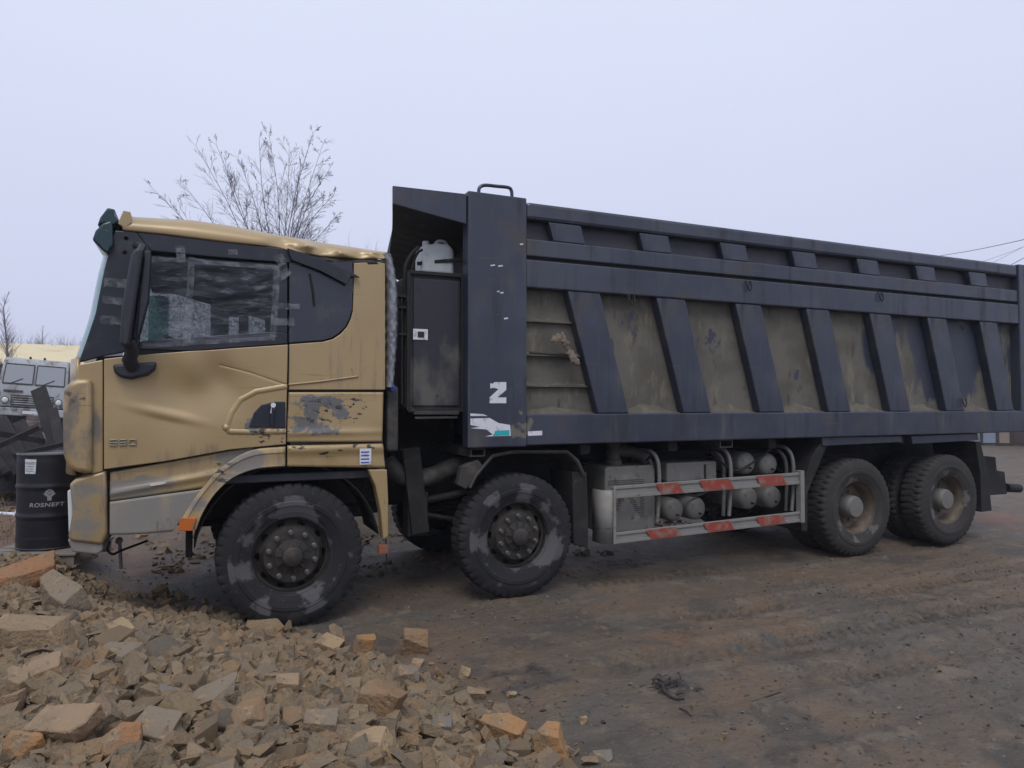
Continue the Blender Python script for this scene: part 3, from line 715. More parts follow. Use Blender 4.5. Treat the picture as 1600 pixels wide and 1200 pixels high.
for a, b, w in (((162, 441), (206, 444), .065), ((160, 468), (202, 472), .055), ((157, 499), (200, 502), .06),
                ((281, 384), (284, 410), .06), ((356, 394), (371, 394), .04), ((430, 440), (452, 422), .055), ((428, 478), (468, 479), .042),
                ((428, 503), (460, 503), .055), ((236, 404), (436, 418), .03), ((224, 541), (430, 528), .035), ((433, 416), (427, 526), .05),
                ((300, 402), (292, 536), .05), ((432, 410), (445, 402), .08)):
    tape(a, b, w, jag=.6)

# ---- loose deflector hanging over the quarter window
MB().prism([P(*q) for q in ((448, 389), (470, 396), (512, 411), (552, 429), (561, 435), (547, 433), (540, 446), (500, 425), (455, 408))], -.045, -.012).build('window_deflector', M['black'], cab, bevel=.004)
MB().tube([P(484, 428, -.002), P(489, 455, -.006), P(491, 478, -.004)], .009, 6).build('loose_clip', M['black_line'], cab)

# ---- lower side: door, rear side panel, locker flap
dents = summed(bumpf(300, 612, .28, .18, .036), bumpf(262, 648, .20, .030, -.016, rot=-.25), bumpf(300, 575, .10, .18, -.015), bumpf(345, 590, .10, .22, .018, rot=.5), wavy(.010, 1.6, 4), ridge([(353, 668), (362, 645), (376, 625), (400, 612), (447, 604)], -.009, .010), ridge([(353, 668), (358, 674), (390, 675), (447, 674)], -.013, .010), ridge([(345, 570), (390, 582), (445, 601)], .004, .008))
door = panel([(163, 561), (241, 553), (345, 546), (449, 539)], [(163, 733), (260, 720), (360, 702), (446, 694)], 210, 126, YS, dents).build('door', M['gold'], cab, smooth=180, solid=.02)
tag(door, 'gold front door with a deep dent below the mirror')
MB().prism([P(*q) for q in ((452, 538), (505, 534), (520, 530), (532, 522), (542, 511), (548, 499), (551.5, 486), (553, 434), (553, 411), (602, 408), (602, 609), (451, 609))], 0.0, .04).build('rear_side_panel', M['gold'], cab, bevel=.005)
lk = panel([(451, 613), (599, 613)], [(448, 691), (597, 690)], 40, 26, YS, summed(wavy(.012, 3, 6), bumpf(500, 676, .5, .02, -.012))).build('locker_flap', M['gold'], cab, smooth=180, solid=.02)
tag(lk, 'locker flap with scraped gold paint behind the door')
# pressed creases and gaps
def crease(pts, r, m, y=-.002, name='crease'): return MB().tube(smooth_path([P(a, b, y) for a, b in pts], 30), r, 6).build(name, M[m], cab, smooth=180)
crease([(450, 601), (500, 596), (560, 588)], .008, 'gold', -.004)
# door handle
MB().prism([P(*q) for q in ((388, 668), (396, 645), (408, 632), (428, 627), (446, 627), (446, 669))], -.024, .01).build('handle_recess', M['black'], cab, bevel=.008)
h = MB(); h.bar(P(427, 634, -.045), P(424, 664, -.045), .022, .020, (0, 1, 0)); h.build('door_handle', M['black'], cab, bevel=.004)
hp = MB(); hp.tube([P(427, 633, -.032), P(427, 633, -.056)], .019, 14); hp.bar(P(427, 633, -.05), P(425, 646, -.05), .007, .026, (1, 0, 0)); hp.build('lock_plate', M['white'], cab)
# 550 badge in squared digits
bd = MB()
def digit(ch, x0, x1, z0, z1):
    t = (z1-z0)*.2; zm = (z0+z1)/2; seg = {'5': 'tmb' 'lr', '0': 'tb' 'LR'}[ch]
    bd.box((x0, -.034, z1-t), (x1, .0, z1)); bd.box((x0, -.034, z0), (x1, .0, z0+t))
    if ch == '5':
        bd.box((x0, -.034, zm-t/2), (x1, .0, zm+t/2)); bd.box((x0, -.034, zm+t/2), (x0+t, .0, z1-t)); bd.box((x1-t, -.034, z0+t), (x1, .0, zm-t/2))
    else:
        bd.box((x0, -.034, z0+t), (x0+t, .0, z1-t)); bd.box((x1-t, -.034, z0+t), (x1, .0, z1-t))
a, b = P(171, 697, -.03), P(214, 686, -.03); wdt = (b.x-a.x); zz0, zz1 = a.z, b.z
for k, ch in enumerate('550'): digit(ch, a.x+wdt*(.35*k), a.x+wdt*(.35*k+.28), zz0, zz1)
bd = bd.build('number_badge', M['badge'], cab, bevel=.003); tag(bd, 'raised metal number 550 low on the front door')

# ---- front corner, bumper, steps, wheel arch
cd = MB(); prof = []
for py, xl in ((592, 120), (598, 106), (612, 98), (660, 97), (710, 98), (728, 104), (738, 116)):
    prof.append((xl, py))
cd.prism([P(a, b, -.05) for a, b in prof+[(144, 741), (144, 592)]], -.05, .30)
cd = cd.build('corner_deflector', M['gold'], cab, bevel=.035, seg=4, smooth=40); tag(cd, 'scuffed grey-gold wind deflector on the cab corner')
MB().prism([P(*q) for q in ((123, 569), (161, 562), (161, 737), (143, 741), (143, 600), (119, 604))], .0, .06).build('corner_post', M['gold'], cab, bevel=.008)
MB().prism([P(*q) for q in ((108, 757), (118, 748), (166, 735), (169, 832), (160, 852), (109, 846), (106, 838), (113, 800))], .0, W).build('bumper', M['gold'], cab, bevel=.022, seg=3, smooth=40)
MB().prism([P(*q) for q in ((104, 843), (160, 851), (160, 862), (150, 868), (112, 864))], .02, W-.02).build('bumper_lip', M['primer'], cab, bevel=.015, seg=3)
MB().prism([P(*q) for q in ((104, 768), (112, 764), (113, 830), (106, 834))], .03, .45).build('head_lamp', M['lamp'], cab, bevel=.008)
MB().prism([P(*q) for q in ((166, 740), (176, 745), (176, 830), (168, 842))], .06, .12).build('bumper_gap', M['chassis'], cab)
panel([(172, 738), (260, 722), (360, 704), (398, 699)], [(172, 783), (250, 772), (320, 762), (336, 745)], 40, 14, .012, summed(bumpf(250, 757, .8, .02, -.02, rot=.16), wavy(.006, 3, 2))).build('step_panel', M['gold'], cab, smooth=60, solid=.02)
panel([(172, 784), (250, 773), (310, 765), (326, 760)], [(172, 835), (220, 834), (270, 830), (282, 812)], 40, 14, .010, wavy(.008, 2.4, 12)).build('lower_step_panel', M['primer'], cab, smooth=60, solid=.02)
arch_o = [(282, 812), (298, 786), (322, 755), (350, 726), (392, 703), (446, 697)]
arch_i = [(306, 829), (318, 800), (338, 770), (366, 746), (402, 733), (446, 729)]
ao = [P(a, b, -.03) for a, b in arch_o]; ai = [P(a, b, -.03) for a, b in arch_i]
T, B = smooth_path(ao, 40), smooth_path(ai, 40); rows = []
for v, dy in ((0, .034), (.04, .010), (.12, .004), (.30, .0), (.34, .006), (.85, .008), (.95, .004), (1.0, .010)):
    rows.append([T[i].lerp(B[i], v)+Vector((0, dy, 0)) for i in range(41)])
rows.append([B[i]+Vector((0, .10, 0)) for i in range(41)])
MB().grid(rows).build('wheel_arch', M['gold'], cab, smooth=30, solid=.01)
panel([(449, 696), (598, 693)], [(449, 729), (602, 731)], 34, 10, -.02, summed(bumpf(520, 701, 1.2, .035, -.02), wavy(.010, 5, 8))).build('arch_rear_skirt', M['gold'], cab, smooth=60, solid=.02)
MB().prism([P(*q) for q in ((574, 733), (604, 733), (606, 780), (606, 838), (598, 842), (594, 800), (586, 760))], -.02, .10).build('rear_mudguard', M['gold'], cab, bevel=.01)
MB().prism([P(*q) for q in ((282, 808), (307, 808), (301, 828), (278, 828))], -.045, -.01).build('side_marker', M['orange'], cab, bevel=.004)
MB().box(P(592, 866, -.02)[:], (P(606, 866).x, .03, P(600, 851).z)).build('mud_flap_reflector', M['reflector'], cab, bevel=.003)
MB().tube([P(603, 842, .02), P(604, 880, .02), P(602, 915, .03)], .006, 6).build('mud_flap_strap', M['chassis'], cab)
st = MB()
for q in range(3):
    z = P(450, 716-4*q).z
    st.box((P(562, 716, -.041).x, -.043, P(562, 726, -.041).z), (P(580, 716, -.041).x, -.041, P(562, 701, -.041).z)) if q == 0 else None
st.build('paper_sticker', M['white'], cab)
ln = MB()
for q in range(4): ln.box((P(564, 700, -.044).x, -.0445, P(564, 724-5.5*q, -.044).z), (P(577, 700, -.044).x, -.0435, P(564, 722-5.5*q, -.044).z))
ln.build('sticker_print', M['blue'], cab)
# inner wheel-arch liner
lin = MB(); C1 = P(456, 877); rows = []
for t in np.linspace(R(8), R(172), 25):
    rows.append([Vector((C1.x+math.cos(t)*.70, y, .56+math.sin(t)*.70)) for y in (.06, .3, .6)])
lin.grid(rows).build('arch_liner', M['chassis'], cab, smooth=180, solid=.01)
# gap bars behind the shut lines
for x0_, x1_, z0_, z1_, y0_ in ((P(449, 600).x, P(452, 600).x, P(449, 692).z, P(449, 540).z, .012), (P(160, 600).x, P(164, 600).x, P(160, 735).z, P(160, 562).z, .012), (P(452.5, 600).x, P(600, 600).x, P(500, 614).z, P(500, 607).z, .013), (P(453, 690).x, P(598, 690).x, P(520, 698).z, P(520, 688).z, .0)):
    MB().box((x0_, y0_, z0_), (x1_, .05, z1_)).build('shut_line', M['black_line'], cab)
# ---- mirror on its arm
mr = MB(); mr.prism([P(*q, -.22) for q in ((206, 400), (212, 391), (222, 390), (224, 398), (214, 470), (205, 538), (198, 545), (188, 538), (192, 480))], -.30, -.10)
mr = mr.build('mirror', M['mirror'], cab, bevel=.025, seg=3, smooth=40)
MB().prism([P(*q, -.2) for q in ((227, 393), (236, 394), (232, 470), (219, 520), (214, 530), (218, 470))], -.24, -.10).build('mirror_housing', M['mirror'], mr, bevel=.015, seg=3, smooth=40)
MB().tube([P(213, 384, -.04), P(222, 386, -.14), P(218, 394, -.18)], .028, 8).build('mirror_arm', M['mirror'], mr, smooth=40)
MB().tube([P(200, 530, -.18), P(207, 548, -.14), P(202, 562, -.10), P(208, 574, -.05)], .045, 10, .05).build('mirror_arm', M['mirror'], mr, smooth=40)
MB().prism([P(*q) for q in ((177, 570), (246, 566), (243, 578), (232, 587), (206, 593), (188, 590), (180, 582))], -.075, .01).build('mirror_foot', M['mirror'], mr, bevel=.02, seg=3, smooth=40)
# ---- sun visor broken at the corner
vs_ = MB(); vs_.prism([P(*q) for q in ((145, 376), (150, 362), (162, 350), (176, 346), (178, 384), (170, 399), (160, 392))], -.04, .55)
vs_.build('sun_visor', M['visor'], cab, bevel=.015, seg=3, smooth=40)
MB().prism([P(*q) for q in ((152, 352), (156, 340), (168, 324), (180, 327), (178, 336), (186, 345), (178, 352), (164, 348))], .0, .40).build('sun_visor', M['visor'], cab, bevel=.01, seg=2, smooth=40)
for q in ((197, 372), (195, 394)): MB().lathe([(.010, -.006), (.016, 0), (.0, .0)], 12, P(*q, 0)).build('screw', M['black_line'], cab)

# ---- quilted foil muff and pipe behind the cab
rows = []; path = smooth_path([P(607, 396, -.02), P(614, 440, -.03), P(615, 500, -.03), P(614, 550, -.03), P(611, 605, -.03)], 60)
for i, c in enumerate(path):
    row = []; t = i/60; rad = .052*(.8+.35*math.sin(math.pi*min(1, t*1.05+.05)))
    for k in range(24):
        a = math.pi*2*k/23
        qd = .010*(abs(math.sin(i*.55+k*.62))*abs(math.sin(i*.55-k*.62)))
        row.append(c+Vector((math.cos(a)*(rad*.72+qd), math.sin(a)*(.09+qd)+.08, 0)))
    rows.append(row)
MB().grid(rows).build('foil_muff', M['foil'], cab, smooth=60)
MB().box((P(603, 650, .1).x, .06, P(610, 705, .1).z), (P(621, 650, .1).x, .26, P(610, 604, .1).z)).build('air_duct', M['grime'], cab, bevel=.02)
MB().lathe([(.0, -.02), (.028, -.02), (.03, .02), (.0, .03)], 16, P(613, 606, .03)).build('blue_cap', M['blue'], cab)

# ------------------------------------------------------------------ wheels
def tyre_mb(nl=46, aggressive=False):
    prof = [(.290, .050), (.300, .030), (.335, .014), (.345, .008), (.385, .004), (.392, -.002), (.42, -.004), (.428, .002), (.455, .002), (.495, .010), (.520, .022), (.543, .034), (.552, .050), (.552, .095), (.552, .105), (.552, .150), (.552, .160), (.552, .205), (.552, .215), (.552, .262), (.543, .278), (.52, .290), (.455, .308), (.40, .31), (.335, .296), (.29, .262)]
    n = nl*5; g = .016
    def rmod(j, k):
        j -= 4; ph = (k+(0 if j < 12 else 2)) % 5
        if j in (7, 8, 9, 14, 15, 16): return -g if ph in (0,) or (aggressive and ph == 1) else 0
        if j == 6 or j == 17: return -g*.7 if ph == 0 else 0
        if j in (10, 11, 12, 13): return -g*.6 if ((k+2) % 5 == 0) else (-.004 if j in (10, 13) else 0)
        return 0
    return MB().lathe(prof, n, rmod=rmod)
def handhole(n, holes, r0):
    per = n//holes
    def skip(j, k):
        kk = k % per; c = per//2
        if j == r0+1: return abs(kk-c) <= 1
        if j in (r0,): return kk == c
        return False
    return skip
def make_front_wheel():
    w = empty('wheel')
    tyre_mb().build('tyre', M['rubber'], w, smooth=35)
    prof = [(.292, .060), (.312, .040), (.314, .030), (.306, .026), (.298, .034), (.290, .075), (.283, .105), (.270, .112), (.258, .104), (.235, .088), (.222, .072), (.214, .050), (.208, .040), (.150, .036), (.132, .036)]
    rim = MB().lathe(prof, 80, skip=handhole(80, 10, 7)); rim.build('rim', M['rim'], w, smooth=40)
    MB().lathe([(.283, .20), (.22, .135), (.10, .13), (.0, .13)], 40).build('brake_drum', M['chassis'], w, smooth=40)
    hub = MB().lathe([(.132, .036), (.130, .020), (.085, .008), (.075, -.030), (.058, -.040), (.0, -.042)], 40)
    for k in range(10):
        a = 2*math.pi*k/10+.2; hub.bar((math.cos(a)*.07, .0, math.sin(a)*.07), (math.cos(a)*.128, .014, math.sin(a)*.128), .018, .02, (0, 1, 0))
    hub.build('hub', M['rim'], w, smooth=40)
    nut = MB().lathe([(.022, .036), (.022, .022), (.017, .018), (.016, .000), (.0, -.002)], 12)
    n0 = None
    for k in range(10):
        a = 2*math.pi*k/10+.1; loc = (math.cos(a)*.178, 0, math.sin(a)*.178)
        if n0 is None: o = n0 = nut.build('wheel_nut', M['nut'], w, smooth=40)
        else: o = n0.copy(); COL.objects.link(o); o.parent = w
        o.location = loc
    return w
def make_rear_wheel():
    w = empty('wheel')
    tyre_mb(44, True).build('tyre', M['rubber_d'], w, smooth=35)
    prof = [(.292, .070), (.306, .044), (.306, .034), (.296, .034), (.288, .060), (.272, .085), (.262, .150), (.250, .190), (.205, .205), (.198, .196), (.13, .196)]
    MB().lathe(prof, 80).build('rim', M['rim_r'], w, smooth=40)
    MB().lathe([(.13, .197), (.128, .10), (.122, .060), (.112, .050), (.108, .040), (.0, .036)], 36).build('hub', M['tank'], w, smooth=40)
    nut = MB().lathe([(.018, .198), (.018, .175), (.0, .172)], 8); n0 = None
    for k in range(10):
        a = 2*math.pi*k/10; loc = (math.cos(a)*.168, 0, math.sin(a)*.168)
        if n0 is None: o = n0 = nut.build('wheel_nut', M['rim_r'], w, smooth=40)
        else: o = n0.copy(); COL.objects.link(o); o.parent = w
        o.location = loc
    w2 = tyre_mb(44, True).build('inner_tyre', M['rubber_d'], w, smooth=35); w2.location = (0, .345, 0)
    return w
fw = make_front_wheel(); fw.parent = truck
rw = make_rear_wheel(); rw.parent = truck
AX = [P(457, 877).x, P(811, 845, .03).x, P(1343, 790, .0).x, P(1486, 777, .0).x]
WZ = .545
fw.location = (AX[0], .0, WZ); fw.rotation_euler = (0, .35, 0)
w = copy_tree(fw, truck); w.location = (AX[1], .02, WZ); w.rotation_euler = (0, 2.3, 0)
rw.location = (AX[2], .0, WZ)
w = copy_tree(rw, truck); w.location = (AX[3], .0, WZ); w.rotation_euler = (0, 1.9, 0)
for i, src in ((0, fw), (1, fw), (2, rw), (3, rw)):
    w = copy_tree(src, truck); w.location = (AX[i], W, WZ); w.rotation_euler = (0, .5+i, math.pi)

# ------------------------------------------------------------------ chassis
ch = MB()
for y in (.78, W-.86): ch.box((-1.2, y, .82), (9.2, y+.08, 1.10))
for x in (-1.1, .9, 3.1, 4.6, 5.9, 8.0, 9.1): ch.box((x, .86, .86), (x+.10, W-.86, 1.06))
for i, x in enumerate(AX):
    ch.bar((x, .28, WZ), (x, W-.28, WZ), .14, .14)
    for y in (.74, W-.82):
        for k in range(5):
            L = .75-.11*k; zc = .70+.022*k
            ch.box((x-L, y, zc), (x+L, y+.09, zc+.018))
ch.tube([(AX[2], W/2, WZ), (AX[2]+.02, W/2+.01, WZ)], .25, 16)
ch.lathe([(.0, -.2), (.2, -.18), (.27, 0), (.2, .18), (0, .2)], 16, (AX[2], W/2, WZ)); ch.lathe([(.0, -.2), (.2, -.18), (.27, 0), (.2, .18), (0, .2)], 16, (AX[3], W/2, WZ))
ch.tube([(.5, W/2, .95), (5.9, W/2, .75)], .06, 10)
ch.box((-.9, .9, .7), (.9, W-.9, 1.35)); ch.box((.9, 1.0, .75), (1.6, W-1.0, 1.2))
chassis = ch.build('chassis_frame', M['chassis'], truck, bevel=.006)
# bits between front axles
ep = MB(); ep.tube(smooth_path([P(604, 722, .45), P(622, 740, .45), P(650, 747, .45), P(680, 742, .45), P(706, 730, .45), P(740, 728, .5)], 24), .085, 12)
ep.build('exhaust_pipe', M['grime'], truck, smooth=60)
MB().tube([P(652, 728, .40), P(652, 762, .40)], .012, 8).build('pipe_clamp', M['chassis'], truck)
lk = MB(); lk.tube([P(645, 785, .5), P(700, 775, .45), P(760, 760, .4)], .035, 8); lk.tube([P(640, 800, .5), P(712, 812, .5)], .025, 8); lk.bar(P(640, 700, .4), P(655, 832, .4), .12, .16)
lk.box((P(634, 800, .45).x, .38, P(640, 838, .4).z), (P(665, 800, .45).x, .55, P(640, 770, .4).z)); lk.build('steering_linkage', M['chassis'], truck, bevel=.006)
sp = MB(); sp.lathe([(.0, -.02), (.024, -.02), (.026, .02), (.0, .02)], 14, P(186, 845, .55)); sp.tube([P(187, 848, .55), P(189, 889, .55)], .013, 8)
sp.build('stabiliser_link', M['hoop'], truck, smooth=40)
MB().tube(smooth_path([P(172, 846, .2), P(168, 858, .2), P(176, 866, .3), P(190, 860, .45), P(230, 845, .6)], 20), .010, 6).build('air_hose', M['chassis'], truck)
MB().box((P(290, 840, .3).x, .26, P(290, 870, .3).z), (P(301, 840, .3).x, .36, P(296, 826, .3).z)).build('spring_bracket', M['chassis'], truck, bevel=.01)
# mudguard over the second axle
mg = MB(); yb = .03
pth = [P(734, 762, yb), P(744, 742, yb), P(770, 712, yb), P(800, 706, yb), P(886, 706, yb), P(902, 720, yb), P(912, 742, yb)]
rows = [[p+Vector((0, dy, 0)) for p in pth] for dy in (0, .25, .5)]
mg.grid(rows).build('axle_mudguard', M['grime'], truck, solid=.018, bevel=.004)
MB().tube(pth, .017, 6).build('mudguard_lip', M['grime'], truck, smooth=40)
MB().prism([P(*q, .0) for q in ((722, 730), (748, 718), (756, 728), (730, 765), (716, 758))], .02, .10).build('guard_bracket', M['grime'], truck, bevel=.008)
MB().prism([P(*q, .05) for q in ((894, 738), (917, 738), (919, 800), (919, 857), (897, 850))], .05, .50).build('mudflap', M['chassis'], truck, bevel=.006)
# ---- tool locker and pipes between cab and bed
YT = .10
tb = MB().box((P(640, 500, YT).x, YT+.02, P(680, 640, YT).z), (P(722, 500, YT).x, YT+.55, P(680, 430, YT).z)).build('tool_locker', M['toolbox'], truck, bevel=.012)
tag(tb, 'tall rusty grey steel tool locker behind the cab')
d = MB().box((P(646, 500, YT).x, YT-.005, P(680, 634, YT).z), (P(717, 500, YT).x, YT+.018, P(680, 437, YT).z)).build('locker_door', M['toolbox'], tb, bevel=.005)
fr = MB(); x0, x1, z0, z1 = P(638, 500, YT).x, P(723, 500, YT).x, P(680, 641, YT).z, P(680, 428, YT).z
for a, b in (((x0, z0), (x0, z1)), ((x1, z0), (x1, z1)), ((x0, z1), (x1, z1)), ((x0, z0), (x1, z0))):
    fr.bar((a[0], YT, a[1]), (b[0], YT, b[1]), .03, .03)
fr.build('locker_frame', M['chassis'], tb, bevel=.004)
lp = MB(); lp.box((P(645, 522, YT).x, YT-.012, P(650, 531, YT).z), (P(668, 522, YT).x, YT-.005, P(650, 514, YT).z)); lp.build('lock_plate', M['white'], tb, bevel=.003)
lp = MB(); lp.box((P(652, 522, YT).x, YT-.018, P(650, 527, YT).z), (P(662, 522, YT).x, YT-.012, P(650, 518, YT).z)); lp.build('lock_latch', M['chassis'], tb, bevel=.002)
stp = MB(); stp.bar(P(646, 645, YT), P(716, 645, YT), .05, .03); stp.bar(P(648, 653, YT), P(714, 652, YT), .03, .02); stp.build('locker_step', M['grime'], tb, bevel=.003)
for k, (pts, r) in enumerate((([(628, 632), (628, 520), (627, 446)], .011), ([(634, 636), (634, 520), (632, 430), (640, 402), (654, 386)], .016), ([(640, 560), (639, 460), (645, 415), (652, 396), (660, 390)], .012), ([(630, 640), (631, 560), (636, 480), (637, 420)], .014))):
    MB().tube(smooth_path([P(a, b, .12+.03*k) for a, b in pts], 20), r, 7).build('air_pipe', M['chassis'], truck, smooth=60)
for py in (460, 478, 520): MB().box((P(622, py, .12).x, .10, P(622, py+4, .12).z), (P(638, py, .12).x, .22, P(622, py, .12).z)).build('pipe_clip', M['chassis'], truck)
MB().bar(P(652, 412, .25), P(726, 405, .2), .025, .03).build('hold_down_strap', M['chassis'], truck)
# unseen tank blocks added behind locker to cover the sky and keep gap dark
MB().box((1.0, .95, 1.1), (1.68, W-.3, 1.95)).build('hydraulic_tank_gap_block', M['chassis'], truck, bevel=.03)
MB().box((.75, 1.3, .80), (1.95, W-.1, 1.40)).build('fuel_tank_gap_block', M['chassis'], truck, bevel=.05)

# ---- side guard
YG = -.02
def strip(a, b, c, d_, y0, y1): return MB().prism([P(*q, y0) for q in (a, b, c, d_)], y0, y1)
g = strip((934, 761), (960, 766), (960, 850), (934, 846), YG, YG+.02)
g = MB(); rows = []
for t in np.linspace(0, 1, 8):
    a_ = t*math.pi/2; xo = P(958, 800, YG).x-.10*math.sin(a_); yo = YG+.10*(1-math.cos(a_))+(.10 if t == 1 else 0)
    rows.append([Vector((xo, yo, P(958, 766, YG).z)), Vector((xo, yo, P(958, 850, YG).z))])
guard = MB().grid(rows).build('side_guard', M['alu'], truck, smooth=60, solid=.008); tag(guard, 'battered aluminium side guard with red and white bands')
def rail(t0, t1, b1, b0, name='guard_rail'):
    T0, T1, B1, B0 = [P(*q, YG) for q in (t0, t1, b1, b0)]
    m = MB()
    for f0, f1, y in ((0, .24, -.012), (.24, .70, .0), (.70, 1, -.012)):
        m.prism([T0.lerp(B0, f0), T1.lerp(B1, f0), T1.lerp(B1, f1), T0.lerp(B0, f1)], YG+y, YG+.02)
    o = m.build(name, M['alu'], guard, bevel=.003)
    return T0, T1, B1, B0
def band(R4, f0, f1, slant=.02, m='red'):
    T0, T1, B1, B0 = R4; t = lambda f: T0.lerp(T1, f); b = lambda f: B0.lerp(B1, f)
    q = [t(f0).lerp(b(f0), .05), t(f1).lerp(b(f1), .05), t(f1+slant).lerp(b(f1+slant), .94), t(f0+slant).lerp(b(f0+slant), .94)]
    MB().prism(q, YG-.015, YG-.0125).build('reflector_band', M[m], guard)
r1 = rail((958, 760), (1251, 738), (1251, 756), (958, 779))
r2 = rail((958, 833), (1251, 799), (1251, 815), (958, 850))
for f0, f1, m in ((.20, .31, 'red'), (.42, .58, 'red'), (.73, .88, 'red')): band(r1, f0, f1, .03 if m == 'red' else .03, m)
for f0, f1, m in ((.15, .30, 'red'), (.44, .58, 'red'), (.73, .88, 'red')): band(r2, f0, f1, .03, m)
MB().box((P(1248, 770, YG).x, YG-.03, P(1252, 816, YG).z), (P(1254, 770, YG).x, YG+.04, P(1252, 735, YG).z)).build('guard_post', M['alu'], guard, bevel=.003)
MB().box((P(957, 770, YG).x, YG-.02, P(957, 850, YG).z), (P(961, 770, YG).x, YG+.03, P(957, 761, YG).z)).build('guard_post', M['alu'], guard, bevel=.003)
# ---- silencer box
YM = .14
mx0, mx1 = P(946, 760, YM).x, P(1024, 760, YM).x; mz0, mz1 = P(980, 832, YM).z, P(980, 728, YM).z
ml = MB().prism([(mx0, 0, mz0), (mx1, 0, mz0), (mx1, 0, mz1-.05), (mx1-.03, 0, mz1), (mx0+.02, 0, mz1), (mx0, 0, mz1-.03)], YM, YM+.6).build('silencer_box', M['tank'], truck, bevel=.02, seg=3)
holes = MB()
def dot(x, z): holes.lathe([(.0065, -.001), (.0, -.001)], 8, (x, YM, z))
for r_ in range(3):
    for k in range(24): dot(mx0+.03+k*.0175+(.008 if r_ % 2 else 0), mz1-.14-r_*.018)
for r_ in range(14):
    for k in range(24):
        u = (k-11.5)/11.5; v = r_/13
        if abs(abs(u)-v*.9) < .16 or (r_ < 2) or (abs(u) > .8): dot(mx0+.03+k*.0175+(.008 if r_ % 2 else 0), mz1-.24-r_*.020)
holes.build('silencer_hole', M['black_line'], ml, recalc=False); 
stk = MB(); c = P(960, 712, .3); stk.lathe([(.085, mz1-.02), (.085, mz1+.05), (.072, mz1+.055), (.072, mz1+.22), (.0, mz1+.22)], 20, (c.x, .32, 0), 'Z'); stk.build('exhaust_stack', M['grime'], truck, smooth=40)
tp = MB(); pp = smooth_path([(c.x, .32, mz1+.14), P(985, 706, .26), P(1001, 711, .20), P(1012, 718, .14)], 14); tp.tube(pp, .058, 16, cap=False); tp.build('tail_pipe', M['grime'], truck, smooth=60, solid=.004)
MB().tube([pp[-3], pp[-2]], .05, 14).build('pipe_mouth', M['black_line'], truck)
# ---- battery box, air tanks, hoops
MB().box((P(1042, 740, .16).x, .16, P(1080, 752, .16).z), (P(1120, 740, .16).x, .7, P(1080, 722, .16).z)).build('battery_box', M['tank'], truck, bevel=.015)
MB().box((P(1100, 740, .16).x, .155, P(1090, 748, .16).z), (P(1103, 740, .16).x, .16, P(1090, 726, .16).z)).build('box_strap', M['chassis'], truck)
at = None
for (px, py, r) in ((1168, 724, .122), (1203, 726, .122), (1172, 779, .122), (1209, 777, .122), (1055, 797, .118), (1090, 795, .118)):
    p = P(px, py, .15)
    if at is None:
        at = MB().lathe([(.0, -.012), (.05, -.010), (.085, -.002), (.105, .012), (.115, .030), (.118, .055), (.118, .62), (.10, .66), (.0, .68)], 32).build('air_tank', M['tank'], truck, smooth=60)
        o = at; pl = MB().lathe([(.010, .0), (.010, -.045), (.0, -.047)], 8).build('drain_plug', M['chassis'], at); pl.location = (.01, 0, -.045)
    else: o = copy_tree(at, truck)
    o.location = p; k = r/.118; o.scale = (k, 1, k)
for (px, top, bot) in ((1028, 706, 815), (1140, 702, 806), (1238, 700, 798)):
    MB().tube(smooth_path([P(px-26, top-3, .3), P(px-10, top, .12), P(px, top+16, .07), P(px+2, top+50, .06), P(px-1, bot, .06)], 24), .020, 10).build('support_hoop', M['hoop'], truck, smooth=60)
    MB().tube(smooth_path([P(px-36, top+2, .45), P(px-20, top+6, .26), P(px-11, top+20, .22), P(px-9, top+50, .22), P(px-10, bot, .22)], 24), .020, 10).build('support_hoop', M['hoop'], truck, smooth=60)
MB().box((3.6, .70, .55), (5.6, .78, 1.2)).build('frame_plate', M['chassis'], truck)
for k, pts in enumerate(([(2.4, .55, 1.18), (3.3, .50, 1.10), (4.2, .52, 1.16), (5.2, .48, 1.08), (5.9, .55, 1.15)], [(4.2, .14, 1.22), (4.5, .12, 1.02), (4.9, .16, 1.16), (5.1, .2, 1.25)], [(3.55, .15, 1.0), (3.75, .12, .86), (4.0, .15, .78), (4.3, .2, .84)], [(5.25, .3, 1.0), (5.6, .28, .82), (5.9, .4, .9)])):
    MB().tube(smooth_path(pts, 20), .011, 6).build('air_hose', M['chassis'], truck, smooth=60)
# ---- rear mudguards, flap and tail
MB().prism([P(*q, .0) for q in ((1284, 683), (1408, 681), (1410, 691), (1286, 697))], .0, .5).build('rear_fender', M['bed'], truck, bevel=.008)
MB().prism([P(*q, .0) for q in ((1424, 681), (1528, 677), (1530, 688), (1426, 694))], .0, .5).build('rear_fender', M['bed'], truck, bevel=.008)
MB().prism([P(*q, .02) for q in ((1284, 690), (1292, 697), (1262, 770), (1262, 830), (1252, 830), (1254, 760), (1268, 715))], .02, .6).build('fender_stay', M['chassis'], truck, bevel=.006)
MB().prism([P(*q, .02) for q in ((1524, 690), (1532, 690), (1544, 740), (1550, 798), (1534, 800), (1532, 740))], .02, .6).build('mudflap', M['chassis'], truck, bevel=.006)
MB().prism([P(*q, .25) for q in ((1534, 712), (1556, 714), (1558, 735), (1570, 737), (1574, 772), (1546, 774), (1540, 745))], .25, W-.25).build('rear_bumper', M['chassis'], truck, bevel=.01)
MB().tube([P(1572, 762, .45), P(1592, 763, .45)], .06, 12).build('tow_coupling', M['chassis'], truck, smooth=40)

